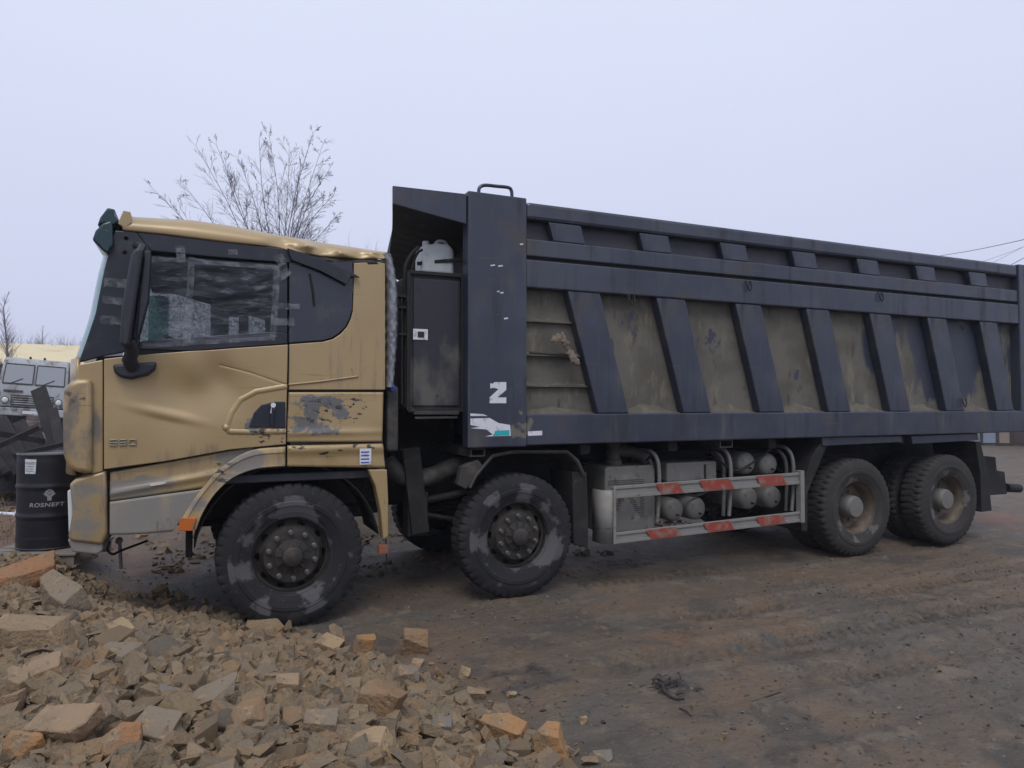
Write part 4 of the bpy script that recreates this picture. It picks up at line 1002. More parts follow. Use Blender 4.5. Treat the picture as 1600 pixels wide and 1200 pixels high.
# ------------------------------------------------------------------ tipper bed
YB = -.03; X0, X1 = 1.441, 2.0; XR = 9.12
zt, ztb, zm, zmb, zl, zlb, zb, zbb = 3.54, 3.383, 3.206, 3.05, 3.018, 2.765, 1.632, 1.355
bedm = MB(); ys = .085
bedm.box((1.72, ys, zbb+.06), (1.78, W-.05, 3.36)); bedm.box((1.78, ys, zbb+.05), (9.2, W-.05, zbb+.12)); bedm.box((1.75, W-.10, zbb), (9.2, W+.02, 3.5)); bedm.box((9.2, ys, zbb), (9.28, W, 3.4))
bed = bedm.build('cargo_bed', M['beddark'], truck); tag(bed, 'dark blue-grey tipper bed with slanted ribs caked in dry mud')
def bb(name, lo, hi, m='bed', bev=.012): return MB().box(lo, hi).build(name, M[m], bed, bevel=bev)
# side sheets: upper board and one sheet per bay below
bb('upper_sheet', (X1, ys-.02, zmb-.01), (XR, ys, zt-.02), 'sheet', 0)
bb('top_rail', (X1+.006, YB, ztb), (XR, ys-.02, zt), bev=.03); bb('board_rail', (X1+.006, YB+.004, zmb), (XR, ys-.02, zm)); bb('side_rail', (X1+.002, YB-.004, zlb), (XR, ys, zl))
bb('sill_rail', (X1+.002, YB-.012, zbb), (XR+.5, ys, zb))
bb('rail_gap', (X1, YB+.03, zl), (XR, ys, zmb), 'black_line', 0)
bb('front_column', (X0, YB-.016, zbb-.01), (X1, .10, 3.565), bev=.012)
bb('rear_column', (XR, YB-.016, zbb+.27), (XR+.42, .10, zt+.01))
for z in (3.42, 3.30, 2.9, 2.75, 2.4): MB().lathe([(.022, -.048), (.018, -.052), (.0, -.052)], 10, (XR+.13, 0, z)).build('column_bolt', M['black_line'], bed)
def par(name, xa, xb_, za, xc, xd, zc, y0, y1, m='bed', bev=.010):
    return MB().prism([(xa, 0, za), (xb_, 0, za), (xd, 0, zc), (xc, 0, zc)], y0, y1).build(name, M[m], bed, bevel=bev)
ribx = [2.424+.985*k for k in range(7)]
rib0 = par('side_rib', 0, .345, zlb-.002, .32, .665, zb+.002, YB+.006, ys-.002)
urib0 = par('board_rib', 0, .34, ztb-.002, .05, .385, zm+.002, YB+.012, ys-.022)
for k, x in enumerate(ribx):
    a = rib0 if k == 0 else rib0.copy(); b = urib0 if k == 0 else urib0.copy()
    if k: COL.objects.link(a); COL.objects.link(b)
    a.location.x = x; b.location.x = 2.233+.985*k
xs = [X1]+[x+.17 for x in ribx]+[XR]
for k in range(8):
    o = par('bay_sheet', xs[k]-(0 if k == 0 else .0), xs[k+1], zlb+.03, xs[k]+(.32 if k else 0), xs[k+1]+(.32 if k < 7 else 0), zb-.03, ys-.004, ys+.012, 'bedmud', 0)
for z in (2.475, 2.165, 1.885):
    f = (zlb-z)/(zlb-zb); xe = ribx[0]+.32*f
    bb('bay_stiffener', (X1+.002, ys-.045, z-.007), (xe, ys-.004, z+.007), 'bedmud', .003)
    rows = [[Vector((X1+.01+(xe-X1-.02)*i/11, ys-.004-(.030+.012*math.sin(i*1.7+z*9))*j, z+.009+(.022+.01*math.sin(i*2.3))*(1-j))) for i in range(12)] for j in (0, .5, 1)]
    MB().grid(rows).build('mud_ledge', M['mud'], bed, smooth=180)
rodz = 2.165; MB().tube([(X1+.05, YB+.03, rodz+.02), (ribx[0]+.12, YB+.02, rodz+.005)], .012, 8).build('tarp_rod', M['grime'], bed)
# heaped mud at the foot of each bay
for k in range(8):
    xa = (ribx[k-1]+.665) if k else X1+.01; xe = ribx[k]+.32 if k < 7 else XR
    rows = []; nn = 22; rdm = random.Random(k)
    for j in range(5):
        v = j/4; row = []
        for i in range(nn):
            u = i/(nn-1); hgt = (.02+.075*math.sin(math.pi*min(1, .15+u*.85))**2*(1 if k else .6))*(1+.10*math.sin(i*.9+k*2.1)+.06*math.sin(i*2.3+k))
            row.append(Vector((xa+(xe-xa)*u, ys-.004-.075*v, zb-.004+hgt*(1-v)**1.1)))
        rows.append(row)
    MB().grid(rows).build('mud_heap', M['mud'], bed, smooth=180)
# handle on the column, hooks, tube ends
MB().tube(smooth_path([P(748, 305, .0), P(749, 294, .0), P(757, 289.5, .0), P(776, 291, 0), P(794, 293, .0), P(799, 298, 0), P(800, 309, .0)], 30), .016, 8).build('grab_handle', M['bed'], bed, smooth=60)
for px, py in ((985, 470), (1168, 448), (1374, 465), (1500, 510), (1504, 630)):
    hk = MB(); q = P(px, py, YB); hk.tube(smooth_path([q+Vector((-.03, -.01, .06)), q+Vector((-.03, -.03, 0)), q+Vector((0, -.035, -.045)), q+Vector((.03, -.03, .0)), q+Vector((.03, -.01, .06))], 14), .0075, 6)
    hk.build('tarp_hook', M['chassis'], bed, smooth=60)
for px0, px1, py0, py1 in ((735, 758, 700, 714), (1125, 1145, 687, 700)):
    a, b = P(px0, py1, .0), P(px1, py0, .0); t = .012; m_ = MB()
    m_.box((a.x, .0, a.z), (b.x, W, a.z+t)); m_.box((a.x, .0, a.z+t), (a.x+t, W, b.z)); m_.box((b.x-t, .0, a.z+t), (b.x, W, b.z)); m_.box((a.x+t, .0, b.z-t), (b.x-t, W, b.z)); m_.build('cross_tube', M['grime'], bed)
ub = MB()
for y in (.80, W-.90): ub.box((1.8, y, 1.10), (9.2, y+.10, zbb+.05))
for x in (2.6, 3.6, 4.9, 5.9, 6.9, 7.9): ub.box((x, .05, zbb-.10), (x+.10, W-.05, zbb+.05))
ub.build('bed_subframe', M['chassis'], bed)
# canopy over the cab: side gusset and bent shield
gq = [P(*q, YB) for q in ((614, 290), (729, 303), (729, 350), (614, 318))]
MB().prism(gq, YB, YB+.02).build('canopy_gusset', M['bed'], bed, bevel=.004)
n1, n2, n3 = P(614, 291, YB), P(614, 318, YB), P(729, 350, YB)
far1, far2, far3 = Vector((1.375, W, 3.36)), Vector((1.375, W, 3.25)), Vector((1.72, W, 3.12))
bkN, bkF = Vector((1.75, YB+.02, 3.53)), Vector((1.75, W, 3.50))
rows = [[a.lerp(b, t)+Vector((.03*math.sin(t*5)*(1 if i == 1 else .4), .021, -.012*math.sin(t*9))) for t in np.linspace(0, 1, 12)] for i, (a, b) in enumerate(((bkN-Vector((0, .02, 0)), bkF), (n1, far1), (n2, far2), (Vector((1.72, YB, n3.z+.02)), far3)))]
MB().grid(rows).build('canopy_shield', M['beddark'], bed, solid=.012)
# stickers: letter, torn plate, small plate, scratches
zq = [P(*q, YB-.0175) for q in ((766, 598), (769, 600), (773, 597), (791, 597), (791, 609), (778, 621), (791, 621), (791, 630), (765, 630), (765, 621), (779, 608), (772, 606), (766, 607))]
MB().prism(zq, YB-.0185, YB-.0165).build('letter_sticker', M['white'], bed)
def stick(pts, m, name='torn_sticker', y=YB-.0165, t=.0015): MB().prism([P(*q, y) for q in pts], y-t, y).build(name, M[m], bed)
stick([(735, 646), (754, 647), (762, 650), (735, 650)], 'white'); stick([(735, 654), (765, 653), (779, 661), (797, 664), (798, 681), (758, 682), (770, 679), (760, 671), (735, 669), (750, 667), (735, 664)], 'white')
stick([(774, 673), (796, 672), (796, 680), (770, 681)], 'cyan', y=YB-.0185)
stick([(825, 674), (847, 673), (847, 680), (825, 681)], 'white', 'plate_sticker', y=YB-.0125)
for (x_, y_, w_) in ((766, 414, 7), (778, 415, 7), (776, 455, 4), (781, 457, 5), (787, 497, 6), (812, 381, 5)):
    stick([(x_, y_), (x_+w_, y_-1), (x_+w_+1, y_+1), (x_+1, y_+2)], 'white', 'paint_chip')

# ------------------------------------------------------------------ things on the truck
c0 = P(680, 432, .36); k = MB()
cx0, cx1 = P(655, 400, .3).x, P(706, 400, .3).x; cz0 = P(680, 431, .3).z; cz1 = P(680, 380, .3).z; hh = cz1-cz0
k.prism([(cx0, 0, cz0), (cx1, 0, cz0), (cx1, 0, cz0+hh*.80), (cx1-.05, 0, cz1-.01), (cx0+.13, 0, cz1-.01), (cx0+.10, 0, cz1-.03), (cx0+.03, 0, cz1-.02), (cx0, 0, cz0+hh*.72)], .22, .45)
can = k.build('canister', M['plastic'], None, bevel=.035, seg=4, smooth=50)
tag(can, 'dirty white plastic canister strapped on top of the locker behind the cab', 'canister')
MB().lathe([(.030, cz1-.03), (.030, cz1+.012), (.026, cz1+.016), (.0, cz1+.016)], 16, (cx0+.07, .335, 0), 'Z').build('cap', M['plastic'], can, smooth=40)
MB().tube(smooth_path([(cx1-.03, .335, cz1-.03), (cx1-.05, .335, cz1+.025), (cx1-.12, .335, cz1+.028), (cx1-.15, .335, cz1-.01)], 14), .014, 8).build('handle', M['plastic'], can, smooth=60)

M['rag'] = mat('work_glove_cloth', (0.165, 0.132, 0.102), .95, 0, [((0.13, 0.095, 0.075), 26, .45, .65, 5), ((0.12, 0.066, 0.054), 14, .60, .68, 3)], bump=(90, .4, .006))
from mathutils import noise as mnz
pa = smooth_path([P(862, 531, YB-.02), P(870, 526, YB-.035), P(880, 529, YB-.04), P(886, 540, YB-.03), P(889, 547, YB-.03), P(894, 556, YB-.04), P(900, 564, YB-.035), P(903, 569, YB-.02)], 40)
rows = []
for i, c in enumerate(pa):
    t = i/40; r_ = .012+.021*math.sin(math.pi*min(1, t*1.9))**.7 if t < .5 else .011+.019*math.sin(math.pi*(t-.5)*1.9)**.7; row = []
    if .46 < t < .56: r_ = .014
    for q in range(20):
        an = 2*math.pi*q/19; v = Vector((math.cos(an)*r_, math.sin(an)*r_*.5, math.sin(an+.6)*r_)); nz = mnz.noise((c+v)*38)+.5*mnz.noise((c+v)*90)
        row.append(c+v*(1+.75*nz))
    rows.append(row)
rag = MB().grid(rows).build('work_glove', M['rag'], None, smooth=50)
for a, b in (((878, 527), (879, 519)), ((870, 529), (862, 534)), ((897, 560), (896, 571)), ((902, 565), (906, 570))):
    MB().tube([P(*a, YB-.04), P(*b, YB-.03)], .014, 8, .008).build('glove_finger', M['rag'], rag, smooth=180)
tag(rag, 'dirty pinkish work glove tied to the rod in the first bed bay', 'glove')

# ------------------------------------------------------------------ oil drum on a pallet
M['wood'] = mat('grey_pallet_wood', (0.20, 0.175, 0.15), .85, 0, [((0.12, 0.10, 0.08), (3, 20, 20), .45, .7, 5)], bump=((6, 40, 40), .3, .01))
M['drum'] = mat('black_drum_paint', (0.006, 0.006, 0.010), .42, 0, [((0.030, 0.028, 0.026), (8, 8, 5), .55, .8, 5, None, .7), ((0.10, 0.085, 0.07), 40, .70, .76, 3)], rough_var=.25)
D0 = at_depth(80, 852, 6.65); DR, DH = .285, .88; bz = D0.z
pal = empty('pallet', (D0.x, D0.y, bz-.13)); tag(pal, 'low grey wooden pallet under the black oil drum', 'pallet'); pal.rotation_euler = (0, 0, -YAW+.12)
for k_ in range(5): MB().box((-.40, -.40+.165*k_, .108), (.40, -.40+.165*k_+.12, .13)).build('deck_board', M['wood'], pal, bevel=.003)
for x in (-.38, -.06, .26):
    for y in (-.38, -.05, .28): MB().box((x, y, .02), (x+.12, y+.10, .108)).build('block', M['wood'], pal, bevel=.003)
for y in (-.38, -.05, .28): MB().box((-.40, y, .0), (.40, y+.10, .02)).build('bottom_board', M['wood'], pal, bevel=.002)
prof = [(.0, .012), (DR-.015, .012), (DR-.008, .0), (DR, .004), (DR, .014), (DR-.006, .02)]
for z0 in (.10, .20): pass
for z in np.linspace(.03, .85, 50):
    r = DR-.006
    for zc in (.305, .575): r += .012*math.exp(-((z-zc)/.012)**2)
    for zc in (.07, .10, .80, .77, .74): r += .003*math.exp(-((z-zc)/.008)**2)
    prof.append((r, z))
prof += [(DR-.006, .86), (DR, .866), (DR, .878), (DR-.008, .88), (DR-.014, .868), (.0, .866)]
drum = MB().lathe(prof, 64, axis='Z').build('oil_drum', M['drum'], None, smooth=35)
drum.location = (D0.x, D0.y, bz); tag(drum, 'black steel oil drum with pale lettering beside the truck bumper', 'oil drum')
MB().lathe([(.03, .866), (.03, .876), (.0, .877)], 14, (.16, -.08, 0), 'Z').build('bung', M['nut'], drum)
MB().lathe([(DR-.004, .8785), (DR+.002, .876), (DR+.002, .868)], 64, axis='Z').build('rim_wear', M['hoop'], drum)
to_cam = math.atan2(CAM.y-D0.y, CAM.x-D0.x)
def wrap(x, z, r=DR-.0035):
    a = to_cam+x/r; return Vector((math.cos(a)*r, math.sin(a)*r, z))
def decal_poly(polys, name, m, parent, dz=0.0):
    mb = MB()
    for pl in polys:
        bm = bmesh.new(); vs = [bm.verts.new((x, 0, z)) for x, z in pl]; bm.faces.new(vs); bmesh.ops.triangulate(bm, faces=bm.faces)
        for _ in range(2):
            bmesh.ops.subdivide_edges(bm, edges=[e for e in bm.edges if e.calc_length() > .03], cuts=1); bmesh.ops.triangulate(bm, faces=bm.faces)
        bm.verts.index_update(); mb.add([wrap(v.co.x, v.co.z, DR-.0035+dz) for v in bm.verts], [tuple(v.index for v in f.verts) for f in bm.faces]); bm.free()
    return mb.build(name, M[m], parent)
M['print'] = mat('grey_print', (0.24, 0.245, 0.26), .6, 0, [((0.10, 0.10, 0.11), 30, .6, .75, 4)])
M['papers'] = mat('paper_label', (0.55, 0.56, 0.60), .7, 0, [((0.36, 0.38, 0.46), (30, 30, 60), .5, .62, 4)])
def text_mesh(body, size, xs=1.0, shear=0.0):
    cu = bpy.data.curves.new('lettering', 'FONT'); cu.body = body; cu.size = size; cu.align_x = 'CENTER'; cu.space_character = 1.12; cu.offset = .0015; cu.shear = shear
    tmp = bpy.data.objects.new('lettering', cu); COL.objects.link(tmp); bpy.context.view_layer.update()
    me = bpy.data.meshes.new_from_object(tmp.evaluated_get(bpy.context.evaluated_depsgraph_get())); COL.objects.unlink(tmp); bpy.data.objects.remove(tmp)
    bm = bmesh.new(); bm.from_mesh(me); bmesh.ops.triangulate(bm, faces=bm.faces)
    bmesh.ops.subdivide_edges(bm, edges=[e for e in bm.edges if e.calc_length() > .03], cuts=1); bm.to_mesh(me); bm.free()
    for v in me.vertices: v.co.x *= xs
    return me
tm = text_mesh('ROSNEFT', .050, 1.22, .12)
for v in tm.vertices: v.co = wrap(v.co.x-.045, .40+v.co.y)
tm.materials.append(M['print']); to = bpy.data.objects.new('lettering', tm); COL.objects.link(to); to.parent = drum
# emblem: stacked blocks forming a crown on a stem
e = .022; blocks = []
for (bx, bz_) in ((0, 4.0), (-1, 3.2), (1, 3.2), (0, 2.6), (-1.6, 2.3), (1.6, 2.3), (-.85, 1.7), (.85, 1.7)):
    blocks.append([((bx*e*.9-.02)-e*.75, .465+bz_*e-e*.75*.0), ((bx*e*.9-.02), .465+bz_*e-e*.6), ((bx*e*.9-.02)+e*.75, .465+bz_*e), ((bx*e*.9-.02), .465+bz_*e+e*.6)])
blocks.append([(-e*.75-.02, .455), (e*.75-.02, .455), (e*.75-.02, .455+e*2), (-e*.75-.02, .455+e*2)])
decal_poly(blocks, 'emblem', 'print', drum)
decal_poly([[(-.235, .70), (-.135, .70), (-.128, .83), (-.238, .835)]], 'paper_label', 'papers', drum)
lt = MB()
lb = []
for k_ in range(4): lb.append([(-.225, .72+.022*k_), (-.15, .72+.022*k_), (-.15, .727+.022*k_), (-.225, .727+.022*k_)])
decal_poly(lb, 'label_print', 'print', drum, .0015)

# white rod left of the drum
a, b = at_depth(-60, 799, 7.2), at_depth(30, 804, 6.9)
wr = MB(); wr.tube([a, b], .018, 10); wr.tube([b+Vector((-.03, 0, -.01)), b+Vector((.0, -.02, .05))], .022, 8); wr = wr.build('white_pipe', M['white'], None, smooth=40)
tag(wr, 'thin white pipe lying level beside the black oil drum at the left edge', 'pipe')
# dry stalks and sticks
M['stalk'] = mat('dry_stalk', (0.24, 0.185, 0.115), .9)
for i, (px, py, h, lean) in enumerate(((16, 832, .42, .1), (24, 835, .5, -.12), (8, 838, .35, .2), (5, 770, .3, -.2), (40, 760, .2, .3))):
    p = at_depth(px, py, 6.9+.2*i); p.z = hz(p.x, p.y)
    m_ = MB(); 
    for q in range(5):
        l = lean+random.uniform(-.35, .35); t = Vector((p.x+random.uniform(-.12, .12), p.y+random.uniform(-.1, .1), p.z-.01)); hh_ = h*random.uniform(.6, 1.1)
        m_.tube([t, t+Vector((l*hh_*.3, 0, hh_*.5)), t+Vector((l*hh_, .03, hh_))], .005, 4, .002)
    o = m_.build('dry_weed', M['stalk'], None); tag(o, 'thin dry weed stalks in the red soil left of the oil drum', 'weed', 'dry weeds by the oil drum')
M['burnt'] = mat('dark_root', (0.03, 0.024, 0.024), .9, 0, [((0.06, 0.045, 0.04), 30, .5, .7, 4)])
p = on_ground(1048, 1082); m_ = MB(); rd = random.Random(3)
for q in range(24):
    s_ = p+Vector((rd.gauss(.03, .06), rd.gauss(.08, .06), 0)); s_.z = hz(s_.x, s_.y)+.005; l = rd.uniform(.03, .10); an = rd.uniform(0, 6.3)
    m_.tube([s_, s_+Vector((math.cos(an)*l*.5, math.sin(an)*l*.5, rd.uniform(.0, .035))), s_+Vector((math.cos(an)*l, math.sin(an)*l, rd.uniform(-.01, .03)))], .005, 4, .0025)
m_.tube(smooth_path([p+Vector((.03, .08, .012)), p+Vector((-.02, .05, .03)), p+Vector((-.06, -.02, .025)), p+Vector((-.05, -.10, .012)), p+Vector((.0, -.13, .012))], 10), .012, 6, .006)
tag(m_.build('root_clump', M['burnt'], None), 'dark tangled root clump lying on the orange-brown mud patch', 'roots')
for (pa_, pb_, lab) in (((1062, 1108), (1080, 1120), 'short dark twig on the mud just below the root clump'), ((1175, 1098), (1222, 1082), 'long thin dark twig on the mud right of the root clump')):
    a, b = on_ground(*pa_), on_ground(*pb_); tag(MB().tube([a+Vector((0, 0, .004)), a.lerp(b, .5)+Vector((.01, 0, .008)), b+Vector((0, 0, .004))], .005, 5, .003).build('twig', M['burnt'], None), lab, 'twig')

# ------------------------------------------------------------------ bare trees
M['bark'] = mat('bare_twigs', (0.13, 0.12, 0.13), .9, 0, [((0.20, 0.185, 0.18), 9, .5, .7, 4)])
M['leaf'] = mat('withered_leaf', (0.12, 0.085, 0.05), .9)
def grow(mb, p, d, L, r, depth, rd, leaves=None, spread=.55, up=.12, shape=None):
    n = 5; pts = [p]; q = p.copy(); dd = d.normalized()
    for i in range(n):
        dd = (dd+Vector((rd.gauss(0, .06), rd.gauss(0, .06), rd.gauss(0, .05)+up*.3))).normalized(); q = q+dd*L/n; pts.append(q.copy())
    mb.tube(pts, r, 5 if r > .012 else 4 if r > .006 else 3, max(.0018, r*.45), cap=False)
    if depth == 0:
        if leaves is not None and rd.random() < .05:
            for _ in range(1):
                c = pts[rd.randint(2, 5)]; s = rd.uniform(.013, .022); a = rd.uniform(0, 6.3); e1 = Vector((math.cos(a), math.sin(a), 0))*s*.6; e2 = Vector((rd.gauss(0, .3), rd.gauss(0, .3), -1)).normalized()*s*1.6
                leaves.add([c, c+e1+e2*.5, c+e2, c-e1+e2*.5], [(0, 1, 2, 3)])
        return
    for i in range(2, n+1):
        for _ in range(1 if rd.random() < .75 else 2):
            a = rd.uniform(0, 2*math.pi); o = dd.orthogonal().normalized(); o2 = dd.cross(o); sp = rd.uniform(.35, 1.0)*spread
            nd = (pts[i]-pts[i-1]).normalized()*math.cos(sp)+(o*math.cos(a)+o2*math.sin(a))*math.sin(sp)
            grow(mb, pts[i], nd, L*rd.uniform(.38, .62)*(1.15-.1*i), max(.0022, r*(.52-.04*i)), depth-1, rd, leaves, spread, up)
DT = 13.5; base = at_depth(437, 560, DT); base.z = hz(base.x, base.y)-.05
tree = empty('bare_tree', base); tag(tree, 'bare multi-stemmed birch tree with a few withered leaves behind the cab', 'tree')
rd = random.Random(21); tr = MB(); lv = MB(); crown = MB()
fork = at_depth(437, 430, DT)
for q in range(4):
    o_ = Vector((rd.uniform(-.12, .12), rd.uniform(-.15, .15), 0)); tr.tube(smooth_path([base+o_*.5, base.lerp(fork, .5)+o_*1.4, fork+o_*1.8], 8), .055, 7, .035)
for (px, py, sx, dp) in ((236, 278, 350, 0), (306, 214, 400, -.6), (338, 212, 410, .5), (372, 232, 420, 1.0), (405, 203, 430, -.9), (421, 200, 436, .4), (452, 214, 440, 1.2), (489, 194, 444, -.3), (516, 248, 452, .6), (522, 290, 456, -.8), (527, 322, 450, .9), (282, 268, 380, .9), (470, 240, 446, -1.2), (352, 250, 415, -1.3), (505, 210, 446, 1.5)):
    s_ = at_depth(sx, 415, DT+dp*.15); t_ = at_depth(px, py+14, DT+dp); mid = s_.lerp(t_, .5)+Vector((rd.gauss(0, .08), rd.gauss(0, .15), .10))
    pts = smooth_path([fork+Vector((rd.uniform(-.15, .15), rd.uniform(-.2, .2), -.1)), s_, mid, t_], 14)
    crown.tube(pts, .012, 6, .003, cap=False); L = (t_-s_).length
    for i in range(3, 15):
        dd = (pts[min(i+1, 14)]-pts[i-1]).normalized()
        for _ in range(rd.choice((2, 2, 3))):
            o = dd.orthogonal().normalized(); o2 = dd.cross(o); a = rd.uniform(0, 6.3); sp = rd.uniform(.35, .85)
            nd = dd*math.cos(sp)+(o*math.cos(a)+o2*math.sin(a))*math.sin(sp)
            grow(crown, pts[i], nd, L*rd.uniform(.18, .42)*(1.15-.068*i), .0058-.00025*i, 2 if rd.random() < .32 else 1, rd, lv, .7, .02)
inv = Vector(base)
def rebased(mb, c): mb.v = [(v[0]-c[0], v[1]-c[1], v[2]-c[2]) for v in mb.v]; return mb
rebased(tr, base).build('trunk', M['bark'], tree, smooth=180, recalc=False); cr_ = rebased(crown, base).build('crown', M['bark'], tree, smooth=180, recalc=False); rebased(lv, base).build('withered_leaves', M['leaf'], tree, recalc=False)

def far_tree(px, base_dep, top_py, label, seed, kind='slim', wpx=25):
    rd = random.Random(seed); top = at_depth(px, top_py, base_dep); b_ = Vector((top.x, top.y, 0)); b_.z = hz(b_.x, b_.y)-.1; H = top.z-b_.z; wm = wpx/FPX*base_dep
    t = empty('bare_tree', b_); tag(t, label, 'tree'); tk = MB(); cw = MB(); z0 = Vector((0, 0, 0))
    if kind == 'slim':
        pts = [Vector((rd.gauss(0, .018)*i, rd.gauss(0, .018)*i, H*i/8)) for i in range(9)]; tk.tube(pts, H*.016, 6, .012)
        for i in range(100):
            f = rd.uniform(.28, .98); k_ = min(7, int(f*8)); p_ = pts[k_].lerp(pts[k_+1], f*8-k_); a = rd.uniform(0, 6.3); L = wm*(1.12-f)*rd.uniform(.5, 1.1)
            grow(cw, p_, Vector((math.cos(a), math.sin(a), 1.5)), L*1.6, .022*(1.2-f), 1, rd, None, .6, .15)
    else:
        for s in range(7):
            a = rd.uniform(0, 6.3); l = rd.uniform(.1, .5); L = H*rd.uniform(.55, .75); pts = [z0, Vector((math.cos(a)*l*.3, math.sin(a)*l*.3, H*.25)), Vector((math.cos(a)*wm*l, math.sin(a)*wm*l, H*.55))]
            tk.tube(pts, .06, 5, .03)
            for q in range(17):
                a2 = rd.uniform(0, 6.3); p_ = pts[1].lerp(pts[2], rd.uniform(.2, 1)); grow(cw, p_, Vector((math.cos(a2)*.6, math.sin(a2)*.6, 1)), H*rd.uniform(.2, .42), .022, 2 if rd.random() < .4 else 1, rd, None, .6, .12)
    tk.build('trunk', M['bark'], t, recalc=False); cw.build('crown', M['bark'], t, recalc=False)
far_tree(11, 44, 455, 'tall slim bare tree rising behind the white lorry at the left edge', 5, 'slim', 30)
far_tree(42, 62, 515, 'low dense bare bush-like tree above the pale roof, right of the tall slim tree', 6, 'bush', 26)
far_tree(67, 66, 508, 'thin bare tree above the pale roof, right of the dense bush-like tree', 9, 'slim', 16)
far_tree(88, 58, 522, 'small faint bare tree above the middle of the pale roof', 7, 'bush', 16)
far_tree(118, 60, 518, 'small faint bare tree just left of the cab windscreen', 8, 'bush', 16)
far_tree(528, 40, 372, 'bare twiggy treetop peeking over the rear of the cab roof', 12, 'bush', 26)

# ------------------------------------------------------------------ low building with a pale roof (left)
M['proof'] = mat('pale_yellow_roof', (0.62, 0.53, 0.33), .7, 0, [((0.52, 0.43, 0.27), (.4, .4, 2), .5, .7, 4)])
M['shed'] = mat('brown_boards', (0.085, 0.062, 0.052), .9, 0, [((0.14, 0.11, 0.09), (2, 2, .3), .5, .7, 4)])
BD = 52
a = at_depth(-260, 563, BD-4); b = at_depth(140, 563, BD+3); dirv = (b-a); dirv.z = 0; dirv.normalize(); nrm = Vector((-dirv.y, dirv.x, 0))
if nrm.dot(FWD) < 0: nrm = -nrm
Lb = (Vector((b.x, b.y, 0))-Vector((a.x, a.y, 0))).length; ez = a.z+.05; rz = ez+1.75
bld = empty('low_building', (a.x, a.y, 0)); tag(bld, 'long low brown building with a pale yellow roof at the left horizon', 'building')
def bpt(s, t, z): v = dirv*s+nrm*t; return Vector((v.x, v.y, z))
wl_ = MB(); wl_.add([bpt(s, t, z) for z in (-.5, ez) for s, t in ((0, 0), (Lb, 0), (Lb, 7), (0, 7))], [(0, 1, 5, 4), (1, 2, 6, 5), (2, 3, 7, 6), (3, 0, 4, 7)]); wl_.build('wall', M['shed'], bld)
rf = MB(); rf.add([bpt(-.4, -.5, ez-.02), bpt(Lb+.4, -.5, ez-.02), bpt(Lb+.4, 3.5, rz), bpt(-.4, 3.5, rz), bpt(-.4, 7.5, ez), bpt(Lb+.4, 7.5, ez)], [(0, 1, 2, 3), (3, 2, 5, 4)]); rf.build('roof', M['proof'], bld, solid=.10)
for k_ in range(int(Lb/3)):
    s_ = 1+3*k_; m_ = MB(); m_.add([bpt(s_, -.02, 1.0), bpt(s_+1.2, -.02, 1.0), bpt(s_+1.2, -.02, 2.0), bpt(s_, -.02, 2.0)], [(0, 1, 2, 3)]); m_.build('window', M['dglass'], bld, solid=.03)
# stacked timber before the building
M['plank'] = mat('weathered_planks', (0.15, 0.11, 0.095), .9, 0, [((0.24, 0.19, 0.17), (1, 6, 6), .5, .7, 4)])
for (px, py, dep, w_, lab) in ((112, 571, 40, 2.6, 'stack of weathered brown planks below the pale roof, beside the cab'), (86, 580, 36, 2.0, 'lower stack of brown planks behind the white lorry cab')):
    c = at_depth(px, py, dep); t = empty('plank_stack', (c.x, c.y, hz(c.x, c.y))); tag(t, lab, 'plank stack'); t.rotation_euler = (0, 0, -YAW+.1); top = c.z-hz(c.x, c.y); nl = 9
    for j in range(nl):
        for i in range(2): MB().box((-w_/2+random.uniform(-.15, .1), -.5+i*.5, top*j/nl), (w_/2+random.uniform(-.1, .15), -.05+i*.5, top*(j+.8)/nl)).build('plank', M['plank'], t)

# ------------------------------------------------------------------ old white lorry (left)
M['lorry'] = mat('faded_white_paint', (0.33, 0.35, 0.37), .6, 0, [((0.22, 0.215, 0.20), 1.6, .46, .68, 5), ((0.10, 0.085, 0.07), (3, 3, 1.6), .42, .62, 6, [((0, 0, 1.05), (2.2, 3, .75), .6)]), ((0.12, 0.10, 0.085), (4, 4, 2.2), .56, .72, 5)], rough_var=.2)
M['lglass'] = mat('lorry_glass', (0.25, 0.27, 0.29), .08, 0, spec=.6)
M['ldark'] = mat('lorry_dark', (0.03, 0.028, 0.026), .7, 0, [((0.07, 0.06, 0.05), 3, .5, .7, 4)])
lp0 = at_depth(46, 640, 29.0); LZ = hz(lp0.x, lp0.y)
lor = empty('old_lorry', (lp0.x, lp0.y, LZ)); tag(lor, 'old faded white cab-over lorry standing at the left edge behind dark boards', 'lorry')
lor.rotation_euler = (0, R(4.0), -YAW+.50)            # front looks towards -Y of its own frame
lor.scale = (1, 1, 1.06)
cz = .95
cabp = [(0, 0, cz), (-.02, 0, 1.75), (.28, 0, 2.72), (.40, 0, 2.86), (1.6, 0, 2.9), (1.62, 0, cz)]
body = MB(); vs = []; hw = 1.22
for sx in (-1, 1): vs += [Vector((sx*(hw-(.10 if z > 2.5 else 0)), y, z)) for y, _, z in cabp]
n_ = len(cabp); body.add(vs, [tuple(range(n_)), tuple(reversed(range(n_, 2*n_)))]+[(i, n_+i, n_+(i+1) % n_, (i+1) % n_) for i in range(n_)])
body.build('cab', M['lorry'], lor, bevel=.07, seg=3, smooth=40)
def fpt(x, t): return Vector((x, -.02+.30*t-.018, 1.75+.97*t))
